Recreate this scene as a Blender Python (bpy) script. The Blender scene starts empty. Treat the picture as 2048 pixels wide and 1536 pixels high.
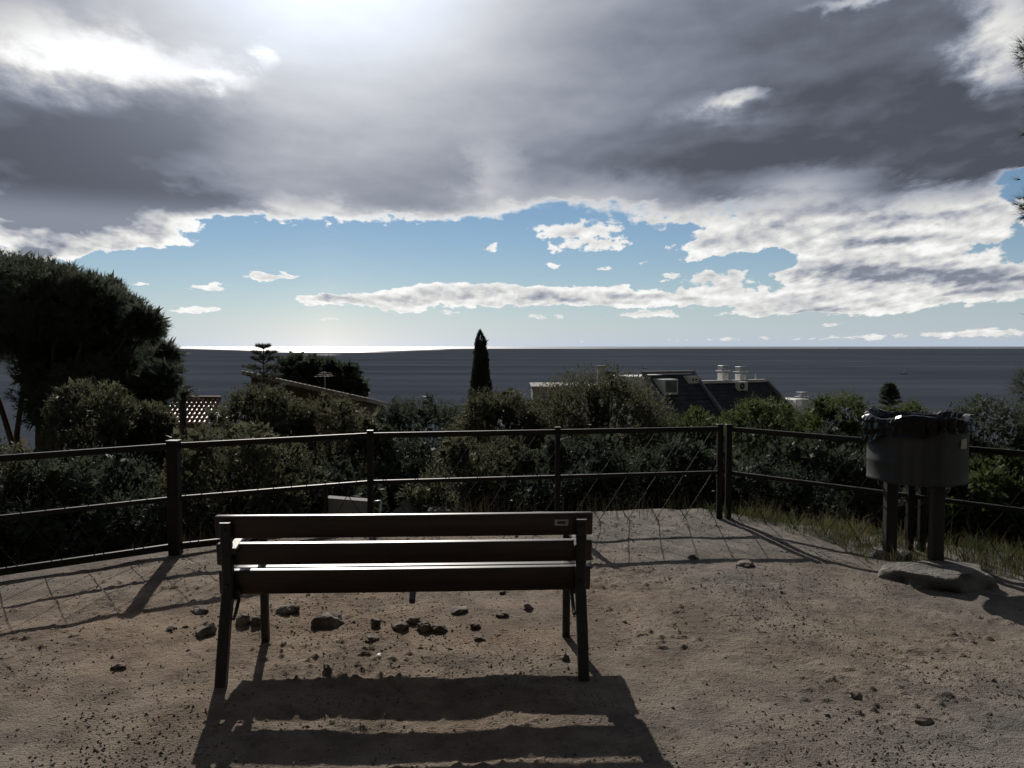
import bpy, math, random
import numpy as np
from mathutils import Vector, Matrix
R = math.radians
scene = bpy.context.scene
col = scene.collection

# ------------------------------------------------------------------ camera
F = 1598.0                     # focal length in photo pixels (2048 wide)
PITCH = 2.70                   # degrees below the horizontal
EYE = 1.6
cam_d = bpy.data.cameras.new("camera")
cam_d.sensor_width = 36.0
cam_d.lens = 36.0 * F / 2048.0
cam_d.clip_start = 0.05
cam_d.clip_end = 300000.0
cam = bpy.data.objects.new("camera", cam_d)
col.objects.link(cam)
cam.location = (0, 0, EYE)
cam.rotation_euler = (R(90 - PITCH), 0, 0)
scene.camera = cam


def ray(px, py):
    """world direction of a photo pixel"""
    x = (px - 1024) / F
    y = -(py - 768) / F
    c, s = math.cos(R(PITCH)), math.sin(R(PITCH))
    return Vector((x, c + y * s, -s + y * c)).normalized()


def on_ground(px, py, z=0.0):
    d = ray(px, py)
    t = (z - EYE) / d.z
    return Vector((d.x * t, d.y * t, z))


def at_dist(px, py, Y):
    d = ray(px, py)
    t = Y / d.y
    return Vector((d.x * t, Y, EYE + d.z * t))


# ------------------------------------------------------------------ sun and exposure
SUN_AZ, SUN_EL = -13.0, 30.0   # degrees, azimuth to the right of +Y
sun_dir = Vector((math.sin(R(SUN_AZ)) * math.cos(R(SUN_EL)), math.cos(R(SUN_AZ)) * math.cos(R(SUN_EL)), math.sin(R(SUN_EL))))
sl = bpy.data.lights.new("sun", 'SUN')
sl.energy = 4.6
sl.angle = R(0.5)
sl.color = (1.0, 0.93, 0.84)
so = bpy.data.objects.new("sun", sl)
col.objects.link(so)
so.rotation_euler = sun_dir.to_track_quat('Z', 'Y').to_euler()
so.location = (0, 0, 30)
scene.view_settings.view_transform = 'Standard'
scene.view_settings.look = 'None'
scene.view_settings.gamma = 1.0
scene.view_settings.exposure = 0.0
scene.view_settings.use_curve_mapping = False
scene.cycles.use_adaptive_sampling = True
scene.cycles.adaptive_threshold = 0.02
scene.cycles.adaptive_min_samples = 12
scene.cycles.max_bounces = 6
scene.cycles.transparent_max_bounces = 6
scene.cycles.sample_clamp_indirect = 4.0


# ------------------------------------------------------------------ node expression helper
class X:
    """a float socket (or constant) with arithmetic"""
    nt = None

    def __init__(s, v):
        s.v = v

    @staticmethod
    def m(op, *a, clamp=False):
        n = X.nt.nodes.new('ShaderNodeMath')
        n.operation = op
        n.use_clamp = clamp
        for i, k in enumerate(a):
            k = k.v if isinstance(k, X) else k
            if isinstance(k, (int, float)):
                n.inputs[i].default_value = k
            else:
                X.nt.links.new(k, n.inputs[i])
        return X(n.outputs[0])

    def __add__(s, o): return X.m('ADD', s, o)
    __radd__ = __add__
    def __sub__(s, o): return X.m('SUBTRACT', s, o)
    def __rsub__(s, o): return X.m('SUBTRACT', o, s)
    def __mul__(s, o): return X.m('MULTIPLY', s, o)
    __rmul__ = __mul__
    def __truediv__(s, o): return X.m('DIVIDE', s, o)
    def __rtruediv__(s, o): return X.m('DIVIDE', o, s)
    def clamp(s): return X.m('ADD', s, 0.0, clamp=True)

    def smooth(s, a, b, lo=0.0, hi=1.0):
        n = X.nt.nodes.new('ShaderNodeMapRange')
        n.interpolation_type = 'SMOOTHSTEP'
        X.nt.links.new(s.v, n.inputs[0])
        for i, k in enumerate((a, b, lo, hi)):
            n.inputs[1 + i].default_value = k
        return X(n.outputs[0])


def sock(nt, v, inp):
    if isinstance(v, X):
        v = v.v
    if isinstance(v, (int, float, tuple, list)):
        inp.default_value = v
    else:
        nt.links.new(v, inp)


def vec(x, y, z=0.0):
    n = X.nt.nodes.new('ShaderNodeCombineXYZ')
    for i, k in enumerate((x, y, z)):
        sock(X.nt, k, n.inputs[i])
    return n.outputs[0]


def noise(v, scale, detail=4.0, rough=0.5, dist=0.0, lac=2.0):
    n = X.nt.nodes.new('ShaderNodeTexNoise')
    n.noise_dimensions = '3D'
    if v is not None:
        X.nt.links.new(v, n.inputs['Vector'])
    n.inputs['Scale'].default_value = scale
    n.inputs['Detail'].default_value = detail
    n.inputs['Roughness'].default_value = rough
    n.inputs['Distortion'].default_value = dist
    n.inputs['Lacunarity'].default_value = lac
    return X(n.outputs[0])


def mixc(f, a, b):
    n = X.nt.nodes.new('ShaderNodeMix')
    n.data_type = 'RGBA'
    sock(X.nt, f, n.inputs[0])
    for v, i in ((a, 6), (b, 7)):
        if isinstance(v, tuple) and len(v) == 3:
            v = v + (1.0,)
        sock(X.nt, v, n.inputs[i])
    return n.outputs[2]


def scalec(c, f):
    n = X.nt.nodes.new('ShaderNodeVectorMath')
    n.operation = 'SCALE'
    sock(X.nt, c if not isinstance(c, tuple) else c[:3], n.inputs[0])
    sock(X.nt, f, n.inputs['Scale'])
    return n.outputs[0]


# ------------------------------------------------------------------ world: Nishita sky with clouds
world = bpy.data.worlds.new("World")
scene.world = world
world.use_nodes = True
nt = world.node_tree
nt.nodes.clear()
X.nt = nt
tc = nt.nodes.new('ShaderNodeTexCoord')
nrm = nt.nodes.new('ShaderNodeVectorMath')
nrm.operation = 'NORMALIZE'
nt.links.new(tc.outputs['Generated'], nrm.inputs[0])
D = nrm.outputs[0]
sep = nt.nodes.new('ShaderNodeSeparateXYZ')
nt.links.new(D, sep.inputs[0])
dx, dy, dz = (X(sep.outputs[i]) for i in range(3))
az = X.m('ARCTAN2', dx, dy) * (180 / math.pi)
el = X.m('ARCSINE', dz) * (180 / math.pi)
el0 = X.m('MAXIMUM', el, 0.0)


def azel(px, py):
    d = ray(px, py)
    return math.degrees(math.atan2(d.x, d.y)), math.degrees(math.asin(d.z))


def blobs(lst, wa, we):
    """sum of soft elliptic patches given as (px, py, rx, ry, weight); placed by direction in the sky"""
    tot = None
    for px, py, rx, ry, w in lst:
        a, e = azel(px, py)
        ra = rx / F * 57.3 * math.cos(R(a)) ** 2
        re = ry / F * 57.3 * math.cos(R(e)) ** 2
        n = nt.nodes.new('ShaderNodeVectorMath')
        n.operation = 'MULTIPLY_ADD'
        nt.links.new(AE, n.inputs[0])
        n.inputs[1].default_value = (1 / ra, 1 / re, 0)
        n.inputs[2].default_value = (-a / ra, -e / re, 0)
        ln = nt.nodes.new('ShaderNodeVectorMath')
        ln.operation = 'LENGTH'
        nt.links.new(n.outputs[0], ln.inputs[0])
        b = X(ln.outputs['Value']).smooth(1.6, 0.0, 0.0, w)
        tot = b if tot is None else tot + b
    return tot


# domain that shrinks towards the horizon like a cloud deck does
ep = el0 + 5.0
U = az * (1.35 / ep + 0.09)
V = X.m('LOGARITHM', ep, math.e) * 5.0
P1 = vec(U, V, 3.7)
n_warp = noise(P1, 0.9, 3, 0.5)
P2 = vec(U + (n_warp - 0.5) * 0.5, V + (n_warp - 0.5) * 0.35, 1.3)
n_big = noise(P2, 0.75, 6, 0.56, 0.0)
n_fin = noise(vec(U + (n_warp - 0.5) * 0.3, V * 1.1, 8.1), 2.6, 7, 0.62)
n_lo = noise(vec(U + (n_fin - 0.5) * 0.25, V + (n_fin - 0.5) * 0.2, 4.4), 1.9, 3, 0.5)
n_up = noise(vec(U + (n_fin - 0.5) * 0.25, V + (n_fin - 0.5) * 0.2 + 0.16, 4.4), 1.9, 3, 0.5)
relief = n_lo - n_up                  # > 0 where a billow thins out upwards
n_str = noise(vec(U * 0.45, V * 1.3, 5.5), 1.1, 4, 0.5)
# small wobble of the placed patches so that their edges are not ellipses
AE = vec(az + (n_fin - 0.5) * 3.2 * (0.35 + el0 * 0.07) + (n_big - 0.5) * 2.0, el + (n_fin - 0.5) * 1.6 * (0.35 + el0 * 0.08) + (n_str - 0.5) * el0 * 0.16)

cover_list = [
    # the lower lip of the deck
    (60, 470, 170, 50, .9), (170, 415, 240, 70, .9), (420, 405, 120, 40, .5), (330, 478, 120, 26, .62), (250, 462, 90, 30, .5), (95, 505, 62, 20, .9),
    (560, 420, 190, 38, .35), (820, 420, 160, 32, .3),
    (1150, 475, 110, 34, .75), (1230, 500, 90, 18, .5), (1330, 450, 90, 30, .35),
    (1390, 500, 75, 30, .7), (1470, 470, 120, 40, .6), (1640, 480, 190, 70, .7), (1850, 500, 220, 90, .8), (2000, 560, 150, 40, .6),
    (1700, 560, 140, 35, .6), (1920, 570, 170, 32, .75), (1620, 545, 80, 34, .5),
    (460, 440, 60, 20, -.4), (1360, 470, 40, 22, -.35), (1540, 520, 70, 20, -.6), (2035, 360, 45, 26, -.5), (1990, 430, 90, 40, .5),
    # the long row of cumulus low over the sea
    (640, 598, 95, 12, .9), (760, 600, 110, 18, .9), (890, 588, 130, 28, 1.0), (1030, 590, 120, 25, 1.0), (1180, 592, 120, 24, 1.0),
    (1310, 600, 110, 22, .95), (1420, 560, 95, 26, .9), (1500, 600, 130, 26, .9), (1640, 612, 140, 20, .9), (1770, 618, 90, 14, .8),
    (810, 622, 60, 10, .7), (905, 628, 40, 8, .7), (1080, 632, 80, 9, .75), (1295, 631, 90, 8, .8), (1480, 628, 80, 8, .5),
    # small scattered ones
    (275, 569, 34, 6, .9), (412, 572, 60, 11, .95), (520, 551, 55, 11, .95), (575, 556, 36, 7, .7), (390, 618, 80, 8, .9),
    (655, 639, 32, 4, .8), (980, 492, 30, 8, .8), (1105, 531, 32, 11, .8), (1208, 537, 30, 9, .8), (1285, 529, 20, 5, .6), (1330, 552, 20, 8, .5),
    (1255, 570, 18, 8, .6), (1665, 648, 45, 7, .7), (1870, 604, 30, 6, .6), (310, 492, 20, 5, .5),
    # banks on the horizon to the right
    (1480, 677, 150, 8, .6), (1750, 673, 170, 10, .65), (1990, 665, 150, 13, .75), (1250, 682, 200, 6, .45), (2020, 634, 50, 4, .5), (880, 676, 60, 5, .35),
]
deck = (el - 9.3) * 0.30
deck = X.m('MINIMUM', X.m('MAXIMUM', deck, -0.55), 0.85)
cover = deck + blobs(cover_list, 1, 1)
# round billows for the cumulus low over the sea
high = el0.smooth(7.8, 10.2)           # cumulus low over the sea stay bright, the deck above is thick
n_cu = noise(vec(az, el * 1.35, 2.2), 0.95, 5, 0.58)
n_cv = noise(vec(az - 0.12, el * 1.35 + 0.42, 2.2), 0.95, 3, 0.5)
lowf = 1.0 - high
dens = cover + (n_big - 0.5) * 0.9 * (0.35 + high * 0.65) + (n_fin - 0.5) * 0.75 * (0.4 + high * 0.6) + (n_cu - 0.5) * 1.15 * lowf
alpha = dens.smooth(0.0, 0.22) * high + dens.smooth(0.0, 0.14) * lowf
thick = dens.smooth(0.08, 0.75)

# how much light comes through: thin edges shine, thick cores are grey; more forward scattering near the sun
dt = nt.nodes.new('ShaderNodeVectorMath')
dt.operation = 'DOT_PRODUCT'
nt.links.new(D, dt.inputs[0])
dt.inputs[1].default_value = sun_dir
ang = X.m('ARCCOSINE', X(dt.outputs['Value'])) * (180 / math.pi)
fwd = X.m('EXPONENT', ang * ang * (-1 / (2 * 8.5 ** 2)))
fwd2 = X.m('EXPONENT', ang * (-1 / 16.0))

light_list = [
    (60, 110, 190, 60, .55), (190, 110, 130, 60, .6), (330, 130, 160, 40, .55), (440, 158, 70, 18, .35), (533, 112, 26, 26, .5), (20, 40, 120, 70, .2),
    (1470, 200, 46, 16, .55), (1440, 212, 90, 24, .18), (1750, 5, 120, 18, .5), (2010, 50, 80, 90, .75), (1990, 130, 90, 40, .2), (1620, 375, 130, 34, .45), (1990, 400, 150, 28, .4),
    (660, 425, 45, 30, .5), (560, 405, 60, 24, .3), (330, 462, 70, 26, .5), (250, 485, 60, 20, .3), (480, 440, 140, 16, .35),
    (985, 345, 60, 60, .25), (1180, 400, 170, 40, .3), (1050, 420, 120, 24, .3), (700, 440, 160, 10, .25), (1240, 430, 220, 24, .22), (1440, 505, 120, 20, .4),
    (1750, 460, 200, 18, .3), (1600, 500, 130, 22, .4), (2020, 480, 110, 24, .4), (1900, 535, 110, 16, .35), (1640, 560, 110, 26, .4), (1900, 590, 160, 10, .3),
]
dark_list = [
    (150, 240, 260, 80, .5), (380, 240, 170, 60, .42), (120, 340, 280, 70, .42), (90, 425, 230, 36, .85), (300, 395, 170, 30, .6), (60, 498, 40, 12, .4), (460, 385, 70, 34, .3), (240, 370, 190, 50, .15),
    (1420, 310, 220, 70, .3), (1760, 280, 330, 80, .22), (1500, 110, 350, 90, .14), (1850, 160, 220, 80, .15), (1700, 370, 120, 30, .15), (1950, 330, 160, 50, .2),
    (1560, 465, 110, 16, .3), (1800, 545, 210, 15, .62), (1760, 487, 170, 11, .5), (1980, 560, 90, 15, .5), (1880, 430, 160, 18, .45), (1700, 415, 110, 14, .3), (1330, 445, 90, 12, .25), (1640, 622, 80, 9, .35), (1690, 590, 90, 10, .15), (1450, 548, 60, 12, .2),
    (2000, 590, 90, 8, .2),
]
lit = blobs(light_list, 1, 1)
drk = blobs(dark_list, 1, 1)
base_deck = 0.095 + X.m('EXPONENT', ang * (-1 / 24.0)) * 0.36 + (n_str - 0.5) * 0.24 + (n_big - 0.5) * 0.10 + relief * 0.12
body = base_deck + lit * (0.25 + n_fin * 1.0) - drk * 0.30
body = X.m('MAXIMUM', body, 0.085)
low = 0.86 - thick * 0.22 + (n_cu - n_cv) * 0.7 + relief * 1.1 + (n_big - 0.5) * 0.5 - drk * 0.75
low = X.m('MINIMUM', X.m('MAXIMUM', low, 0.26), 0.95)
core = low + (body - low) * high
far_back = X.m('EXPONENT', ang * (-1 / 30.0))
edge = 0.50 + far_back * 0.9
rim = dens.smooth(0.34, 0.03)           # 1 at the thin edge
bright = core + (edge - core) * rim * 0.75
bright = X.m('MAXIMUM', bright, 0.085) + fwd * 1.0 + fwd2 * 0.12
tint = mixc(bright.smooth(0.14, 0.75), (0.84, 0.925, 1.17), (1.0, 1.0, 0.985))
tint = mixc((fwd * 1.6).clamp(), tint, (0.90, 0.975, 1.12))
cloud = scalec(tint, bright)

sky = nt.nodes.new('ShaderNodeTexSky')
sky.sky_type = 'NISHITA'
sky.sun_disc = False
sky.sun_elevation = R(SUN_EL)
sky.sun_rotation = R(SUN_AZ)
sky.altitude = 40
sky.air_density = 1.0
sky.dust_density = 0.0
sky.ozone_density = 4.0
SKY_STRENGTH = 0.06
# clouds are given in picture radiance, so divide by the background strength


def background(colour):
    b = nt.nodes.new('ShaderNodeBackground')
    sock(nt, colour, b.inputs['Color'])
    b.inputs['Strength'].default_value = SKY_STRENGTH
    return b.outputs[0]


def mixs(f, a, b):
    n = nt.nodes.new('ShaderNodeMixShader')
    sock(nt, f, n.inputs[0])
    nt.links.new(a, n.inputs[1])
    nt.links.new(b, n.inputs[2])
    return n.outputs[0]


# pale haze that the sky has low over the sea
haze_f = X.m('EXPONENT', el0 * (-1 / 2.8)) * 0.9
glow = X.m('EXPONENT', X.m('ABSOLUTE', az - SUN_AZ) * (-1 / 11.0))
haze_c = scalec(mixc(glow, (0.80, 0.97, 1.22), (1.0, 1.0, 1.02)), (0.55 + glow * 0.36) / SKY_STRENGTH)
clear = mixc(haze_f, sky.outputs[0], haze_c)
full = background(mixc(alpha, clear, scalec(cloud, 1.0 / SKY_STRENGTH)))
# the rest of the sky: the same deck without the placed patches (they have all faded out by there)
dens_r = deck + (n_big - 0.5) * 0.9 + (n_fin - 0.5) * 0.75
bright_r = X.m('MAXIMUM', base_deck, 0.085) + fwd * 1.0 + fwd2 * 0.12
edge_r = dens_r.smooth(0.34, 0.03) * 0.75
bright_r = bright_r + (edge - bright_r) * edge_r
cloud_r = scalec(mixc((fwd * 1.6).clamp(), mixc(bright_r.smooth(0.14, 0.75), (0.84, 0.925, 1.17), (1.0, 1.0, 0.985)), (0.90, 0.975, 1.12)), bright_r)
rest = background(mixc(dens_r.smooth(0.0, 0.22), clear, scalec(cloud_r, 1.0 / SKY_STRENGTH)))
down = background(sky.outputs[0])
in_area = X.m('LESS_THAN', X.m('ABSOLUTE', az), 42.0) * X.m('LESS_THAN', el, 33.0)
upper = mixs(in_area, rest, full)
wo = nt.nodes.new('ShaderNodeOutputWorld')
nt.links.new(mixs(X.m('GREATER_THAN', el, -1.0), down, upper), wo.inputs['Surface'])
world.cycles.sampling_method = 'MANUAL'
world.cycles.sample_map_resolution = 512

# ------------------------------------------------------------------ mesh helpers
rng = np.random.default_rng(7)
random.seed(7)


def link(name, verts, faces, mat=None, parent=None, smooth=False, loc=None):
    me = bpy.data.meshes.new(name)
    me.from_pydata([tuple(v) for v in verts], [], [tuple(f) for f in faces])
    me.update()
    if mat:
        me.materials.append(mat)
    if smooth:
        me.polygons.foreach_set('use_smooth', [True] * len(me.polygons))
    o = bpy.data.objects.new(name, me)
    col.objects.link(o)
    if parent:
        o.parent = parent
    if loc is not None:
        o.location = loc
    return o


def link_np(name, V, Fc, mat=None, parent=None, smooth=False):
    """V (n,3) array, Fc (m,k) array of equal-size faces"""
    V = np.asarray(V, dtype=np.float32)
    Fc = np.asarray(Fc, dtype=np.int32)
    me = bpy.data.meshes.new(name)
    me.vertices.add(len(V))
    me.vertices.foreach_set('co', V.ravel())
    k = Fc.shape[1]
    me.loops.add(Fc.size)
    me.loops.foreach_set('vertex_index', Fc.ravel())
    me.polygons.add(len(Fc))
    me.polygons.foreach_set('loop_start', np.arange(0, Fc.size, k, dtype=np.int32))
    me.polygons.foreach_set('use_smooth', np.full(len(Fc), smooth, dtype=bool))
    me.update(calc_edges=True)
    if mat:
        me.materials.append(mat)
    o = bpy.data.objects.new(name, me)
    col.objects.link(o)
    if parent:
        o.parent = parent
    return o


class MB:
    """collects boxes, tubes and prisms into one mesh"""
    def __init__(s):
        s.v, s.f = [], []

    def add(s, vs, fs):
        n = len(s.v)
        s.v += [Vector(v) for v in vs]
        s.f += [tuple(i + n for i in f) for f in fs]
        return s

    def box(s, c, size, M=None, bev=0.0):
        """box with chamfered edges when bev > 0"""
        hx, hy, hz = (k / 2 for k in size)
        if bev <= 0:
            vs = [(x * hx, y * hy, z * hz) for z in (-1, 1) for y in (-1, 1) for x in (-1, 1)]
            fs = [(0, 2, 3, 1), (4, 5, 7, 6), (0, 1, 5, 4), (2, 6, 7, 3), (0, 4, 6, 2), (1, 3, 7, 5)]
        else:
            b = min(bev, hx * .9, hy * .9, hz * .9)
            vs, idx = [], {}
            for z in (-1, 1):
                for y in (-1, 1):
                    for x in (-1, 1):
                        for a in range(3):
                            p = [x * hx, y * hy, z * hz]
                            for k, sg in enumerate((x, y, z)):
                                if k != a:
                                    p[k] -= sg * b
                            idx[(x, y, z, a)] = len(vs)
                            vs.append(tuple(p))
            fs = []
            for a in range(3):
                o1, o2 = [k for k in range(3) if k != a]
                for sg in (-1, 1):
                    q = []
                    for s1, s2 in ((-1, -1), (1, -1), (1, 1), (-1, 1)):
                        k = [0, 0, 0]
                        k[a], k[o1], k[o2] = sg, s1, s2
                        q.append(idx[(k[0], k[1], k[2], a)])
                    if (sg > 0) != (a != 1):
                        q.reverse()
                    fs.append(tuple(q))
            for a in range(3):           # edges along axis a
                o1, o2 = [k for k in range(3) if k != a]
                for s1 in (-1, 1):
                    for s2 in (-1, 1):
                        def kk(sa, ax):
                            k = [0, 0, 0]
                            k[a], k[o1], k[o2] = sa, s1, s2
                            return idx[(k[0], k[1], k[2], ax)]
                        fs.append((kk(-1, o1), kk(1, o1), kk(1, o2), kk(-1, o2)))
            for z in (-1, 1):
                for y in (-1, 1):
                    for x in (-1, 1):
                        fs.append(tuple(idx[(x, y, z, a)] for a in range(3)))
        c = Vector(c)
        s.add([(M @ Vector(v) if M else Vector(v)) + c for v in vs], fs)
        return s

    def bar(s, a, b, w, h, up=(0, 0, 1), bev=0.0):
        """box of section w x h from a to b"""
        a, b = Vector(a), Vector(b)
        d = (b - a)
        L = d.length
        d.normalize()
        side = d.cross(Vector(up)).normalized()
        u = side.cross(d).normalized()
        M = Matrix((d, side, u)).transposed()
        return s.box((a + b) / 2, (L, w, h), M, bev)

    def tube(s, pts, radii, n=8, cap=True):
        pts = [Vector(p) for p in pts]
        if isinstance(radii, (int, float)):
            radii = [radii] * len(pts)
        base = len(s.v)
        prev = None
        for i, p in enumerate(pts):
            t = (pts[min(i + 1, len(pts) - 1)] - pts[max(i - 1, 0)]).normalized()
            if prev is None:
                ref = Vector((0, 0, 1)) if abs(t.z) < .9 else Vector((1, 0, 0))
                prev = t.cross(ref).normalized()
            u = (prev - t * prev.dot(t)).normalized()
            w = t.cross(u)
            prev = u
            for k in range(n):
                a = 2 * math.pi * k / n
                s.v.append(p + (u * math.cos(a) + w * math.sin(a)) * radii[i])
        for i in range(len(pts) - 1):
            for k in range(n):
                a, b = base + i * n + k, base + i * n + (k + 1) % n
                s.f.append((a, b, b + n, a + n))
        if cap:
            s.f.append(tuple(base + k for k in reversed(range(n))))
            s.f.append(tuple(base + (len(pts) - 1) * n + k for k in range(n)))
        return s

    def prism(s, outline, y0, y1):
        """outline of (x, z) points extruded along y"""
        n = len(outline)
        vs = [(x, y0, z) for x, z in outline] + [(x, y1, z) for x, z in outline]
        fs = [tuple(range(n)), tuple(range(2 * n - 1, n - 1, -1))]
        fs += [((i + 1) % n, i, i + n, (i + 1) % n + n) for i in range(n)]
        return s.add(vs, fs)

    def build(s, name, mat, parent=None, smooth=False, loc=None):
        o = link(name, s.v, s.f, mat, parent, smooth, loc)
        return o


def tag(o, label=None, cat=None, group=None, kind=None):
    if label: o['label'] = label
    if cat: o['category'] = cat
    if group: o['group'] = group
    if kind: o['kind'] = kind
    return o


def empty(name, loc=(0, 0, 0), rz=0.0):
    o = bpy.data.objects.new(name, None)
    o.empty_display_size = 0.1
    col.objects.link(o)
    o.location = loc
    o.rotation_euler = (0, 0, rz)
    return o


# numpy value noise
def _hash(i, j, seed):
    h = (i.astype(np.int64) * 374761393 + j.astype(np.int64) * 668265263 + seed * 1442695041) & 0xFFFFFFFF
    h = ((h ^ (h >> 13)) * 1274126177) & 0xFFFFFFFF
    return ((h ^ (h >> 16)) & 0xFFFF) / 65535.0


def vnoise(x, y, seed=0):
    i, j = np.floor(x), np.floor(y)
    fx, fy = x - i, y - j
    fx, fy = fx * fx * (3 - 2 * fx), fy * fy * (3 - 2 * fy)
    a, b = _hash(i, j, seed), _hash(i + 1, j, seed)
    c, d = _hash(i, j + 1, seed), _hash(i + 1, j + 1, seed)
    return (a + (b - a) * fx) * (1 - fy) + (c + (d - c) * fx) * fy - 0.5


def fbm(x, y, octs, seed=0, gain=0.5):
    t, a, f = 0, 1.0, 1.0
    for k in range(octs):
        t = t + vnoise(x * f, y * f, seed + k) * a
        a *= gain
        f *= 2.03
    return t


# ------------------------------------------------------------------ materials
def material(name, colour, rough=0.7, spec=0.3, metal=0.0):
    m = bpy.data.materials.new(name)
    m.use_nodes = True
    b = m.node_tree.nodes['Principled BSDF']
    b.inputs['Base Color'].default_value = tuple(colour) + (1.0,)
    b.inputs['Roughness'].default_value = rough
    b.inputs['Specular IOR Level'].default_value = spec
    b.inputs['Metallic'].default_value = metal
    X.nt = m.node_tree
    return m, b


def obj_coord():
    t = X.nt.nodes.new('ShaderNodeTexCoord')
    return t.outputs['Object']


def geo_pos():
    g = X.nt.nodes.new('ShaderNodeNewGeometry')
    return g.outputs['Position']


def stretch(v, s):
    n = X.nt.nodes.new('ShaderNodeVectorMath')
    n.operation = 'MULTIPLY'
    X.nt.links.new(v, n.inputs[0])
    n.inputs[1].default_value = s
    return n.outputs[0]


def bump(b, h, strength, dist):
    n = X.nt.nodes.new('ShaderNodeBump')
    n.inputs['Strength'].default_value = strength
    n.inputs['Distance'].default_value = dist
    sock(X.nt, h, n.inputs['Height'])
    X.nt.links.new(n.outputs[0], b.inputs['Normal'])


def varied(name, c1, c2, scale, rough=0.7, spec=0.3, detail=4, stretchv=None, bump_s=0.0, bump_d=0.01, metal=0.0, bscale=None, lo=.35, hi=.65):
    m, b = material(name, c1, rough, spec, metal)
    v = obj_coord()
    if stretchv:
        v = stretch(v, stretchv)
    n = noise(v, scale, detail, 0.6)
    X.nt.links.new(mixc(n.smooth(lo, hi), c1, c2), b.inputs['Base Color'])
    if bump_s:
        bump(b, noise(v, bscale or scale * 3, 5, 0.6), bump_s, bump_d)
    return m


# dirt of the viewpoint: warm brown in the middle, grey gravel to the right and at the back
m_ground, b = material('dirt', (0.18, 0.15, 0.12), 0.95, 0.12)
pos = geo_pos()
sp = X.nt.nodes.new('ShaderNodeSeparateXYZ')
X.nt.links.new(pos, sp.inputs[0])
gx, gy, gz = (X(sp.outputs[i]) for i in range(3))
nb = noise(pos, 0.55, 5, 0.6)
nm = noise(stretch(pos, (1.0, 1.0, 0)), 3.2, 6, 0.65)
nf = noise(pos, 26.0, 5, 0.7)
ns = noise(pos, 90.0, 3, 0.6)
warm = ((0.80 - X.m('ABSOLUTE', gx + 0.9) * 0.16 - X.m('ABSOLUTE', gy - 4.4) * 0.18) + (nb - 0.5) * 1.6).clamp()
cA = mixc(nm.smooth(.35, .68), (0.118, 0.110, 0.101), (0.205, 0.185, 0.163))
cB = mixc(nm.smooth(.35, .65), (0.140, 0.094, 0.056), (0.245, 0.180, 0.120))
c = mixc(warm, cA, cB)
c = mixc(nf.smooth(.56, .74) * 0.55, c, (0.045, 0.040, 0.035))
npt = noise(pos, 1.7, 4, .6)
c = mixc(npt.smooth(.56, .72) * nf.smooth(.36, .56) * 0.65, c, (0.052, 0.050, 0.048))
c = mixc(ns.smooth(.66, .74) * 0.6, c, (0.26, 0.24, 0.22))
slope = gy.smooth(7.6, 9.5) + gy.smooth(-2.0, -5.0)  # also darkens the unseen added bank, so it bounces less light
c = mixc(slope.clamp(), c, (0.040, 0.042, 0.026))
X.nt.links.new(c, b.inputs['Base Color'])
bump(b, nf * 0.55 + ns * 0.55, 1.0, 0.022)

m_pebble = varied('pebble', (0.075, 0.064, 0.054), (0.22, 0.195, 0.17), 14.0, .95, .15, lo=.3, hi=.7)
m_rock = varied('rock', (0.085, 0.062, 0.050), (0.19, 0.165, 0.14), 9.0, .9, .25, 5, None, .6, .01)
m_whitestone = varied('white_stone', (0.62, 0.6, 0.56), (0.75, 0.73, 0.70), 20, .6, .4)
m_concrete = varied('concrete', (0.11, 0.105, 0.098), (0.20, 0.19, 0.175), 5.0, .9, .2, 7, None, 1.0, .03, bscale=22)
m_wood = varied('bench_wood', (0.026, 0.013, 0.009), (0.046, 0.024, 0.015), 3.0, .36, .5, 6, (1, 14, 14), .25, .002, bscale=9)
m_iron = varied('cast_iron', (0.009, 0.009, 0.009), (0.016, 0.015, 0.014), 20.0, .45, .5, 4, None, .15, .002)
m_fence = varied('fence_paint', (0.009, 0.013, 0.010), (0.022, 0.016, 0.012), 9.0, .5, .22, 5, None, .1, .002)
m_wire = varied('wire', (0.012, 0.014, 0.012), (0.026, 0.022, 0.018), 9.0, .6, .3)
m_plate, _ = material('plate', (0.42, 0.42, 0.40), .4, .5)
m_platedark, _ = material('plate_dark', (0.05, 0.05, 0.05), .5, .4)
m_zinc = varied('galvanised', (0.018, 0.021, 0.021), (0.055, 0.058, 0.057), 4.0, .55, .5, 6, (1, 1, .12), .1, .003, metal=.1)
m_leg = varied('bin_leg', (0.018, 0.018, 0.017), (0.034, 0.033, 0.03), 6.0, .6, .4, 5, (1, 1, .2))
m_sticker = varied('sticker', (0.42, 0.40, 0.36), (0.55, 0.53, 0.48), 30.0, .7, .3)
m_bag, b = material('bin_bag', (0.005, 0.005, 0.006), .24, .28)
bump(b, noise(obj_coord(), 12.0, 2, .5), .3, .02)
m_straw = varied('straw', (0.20, 0.15, 0.075), (0.32, 0.26, 0.14), 3.0, .8, .2)


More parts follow.
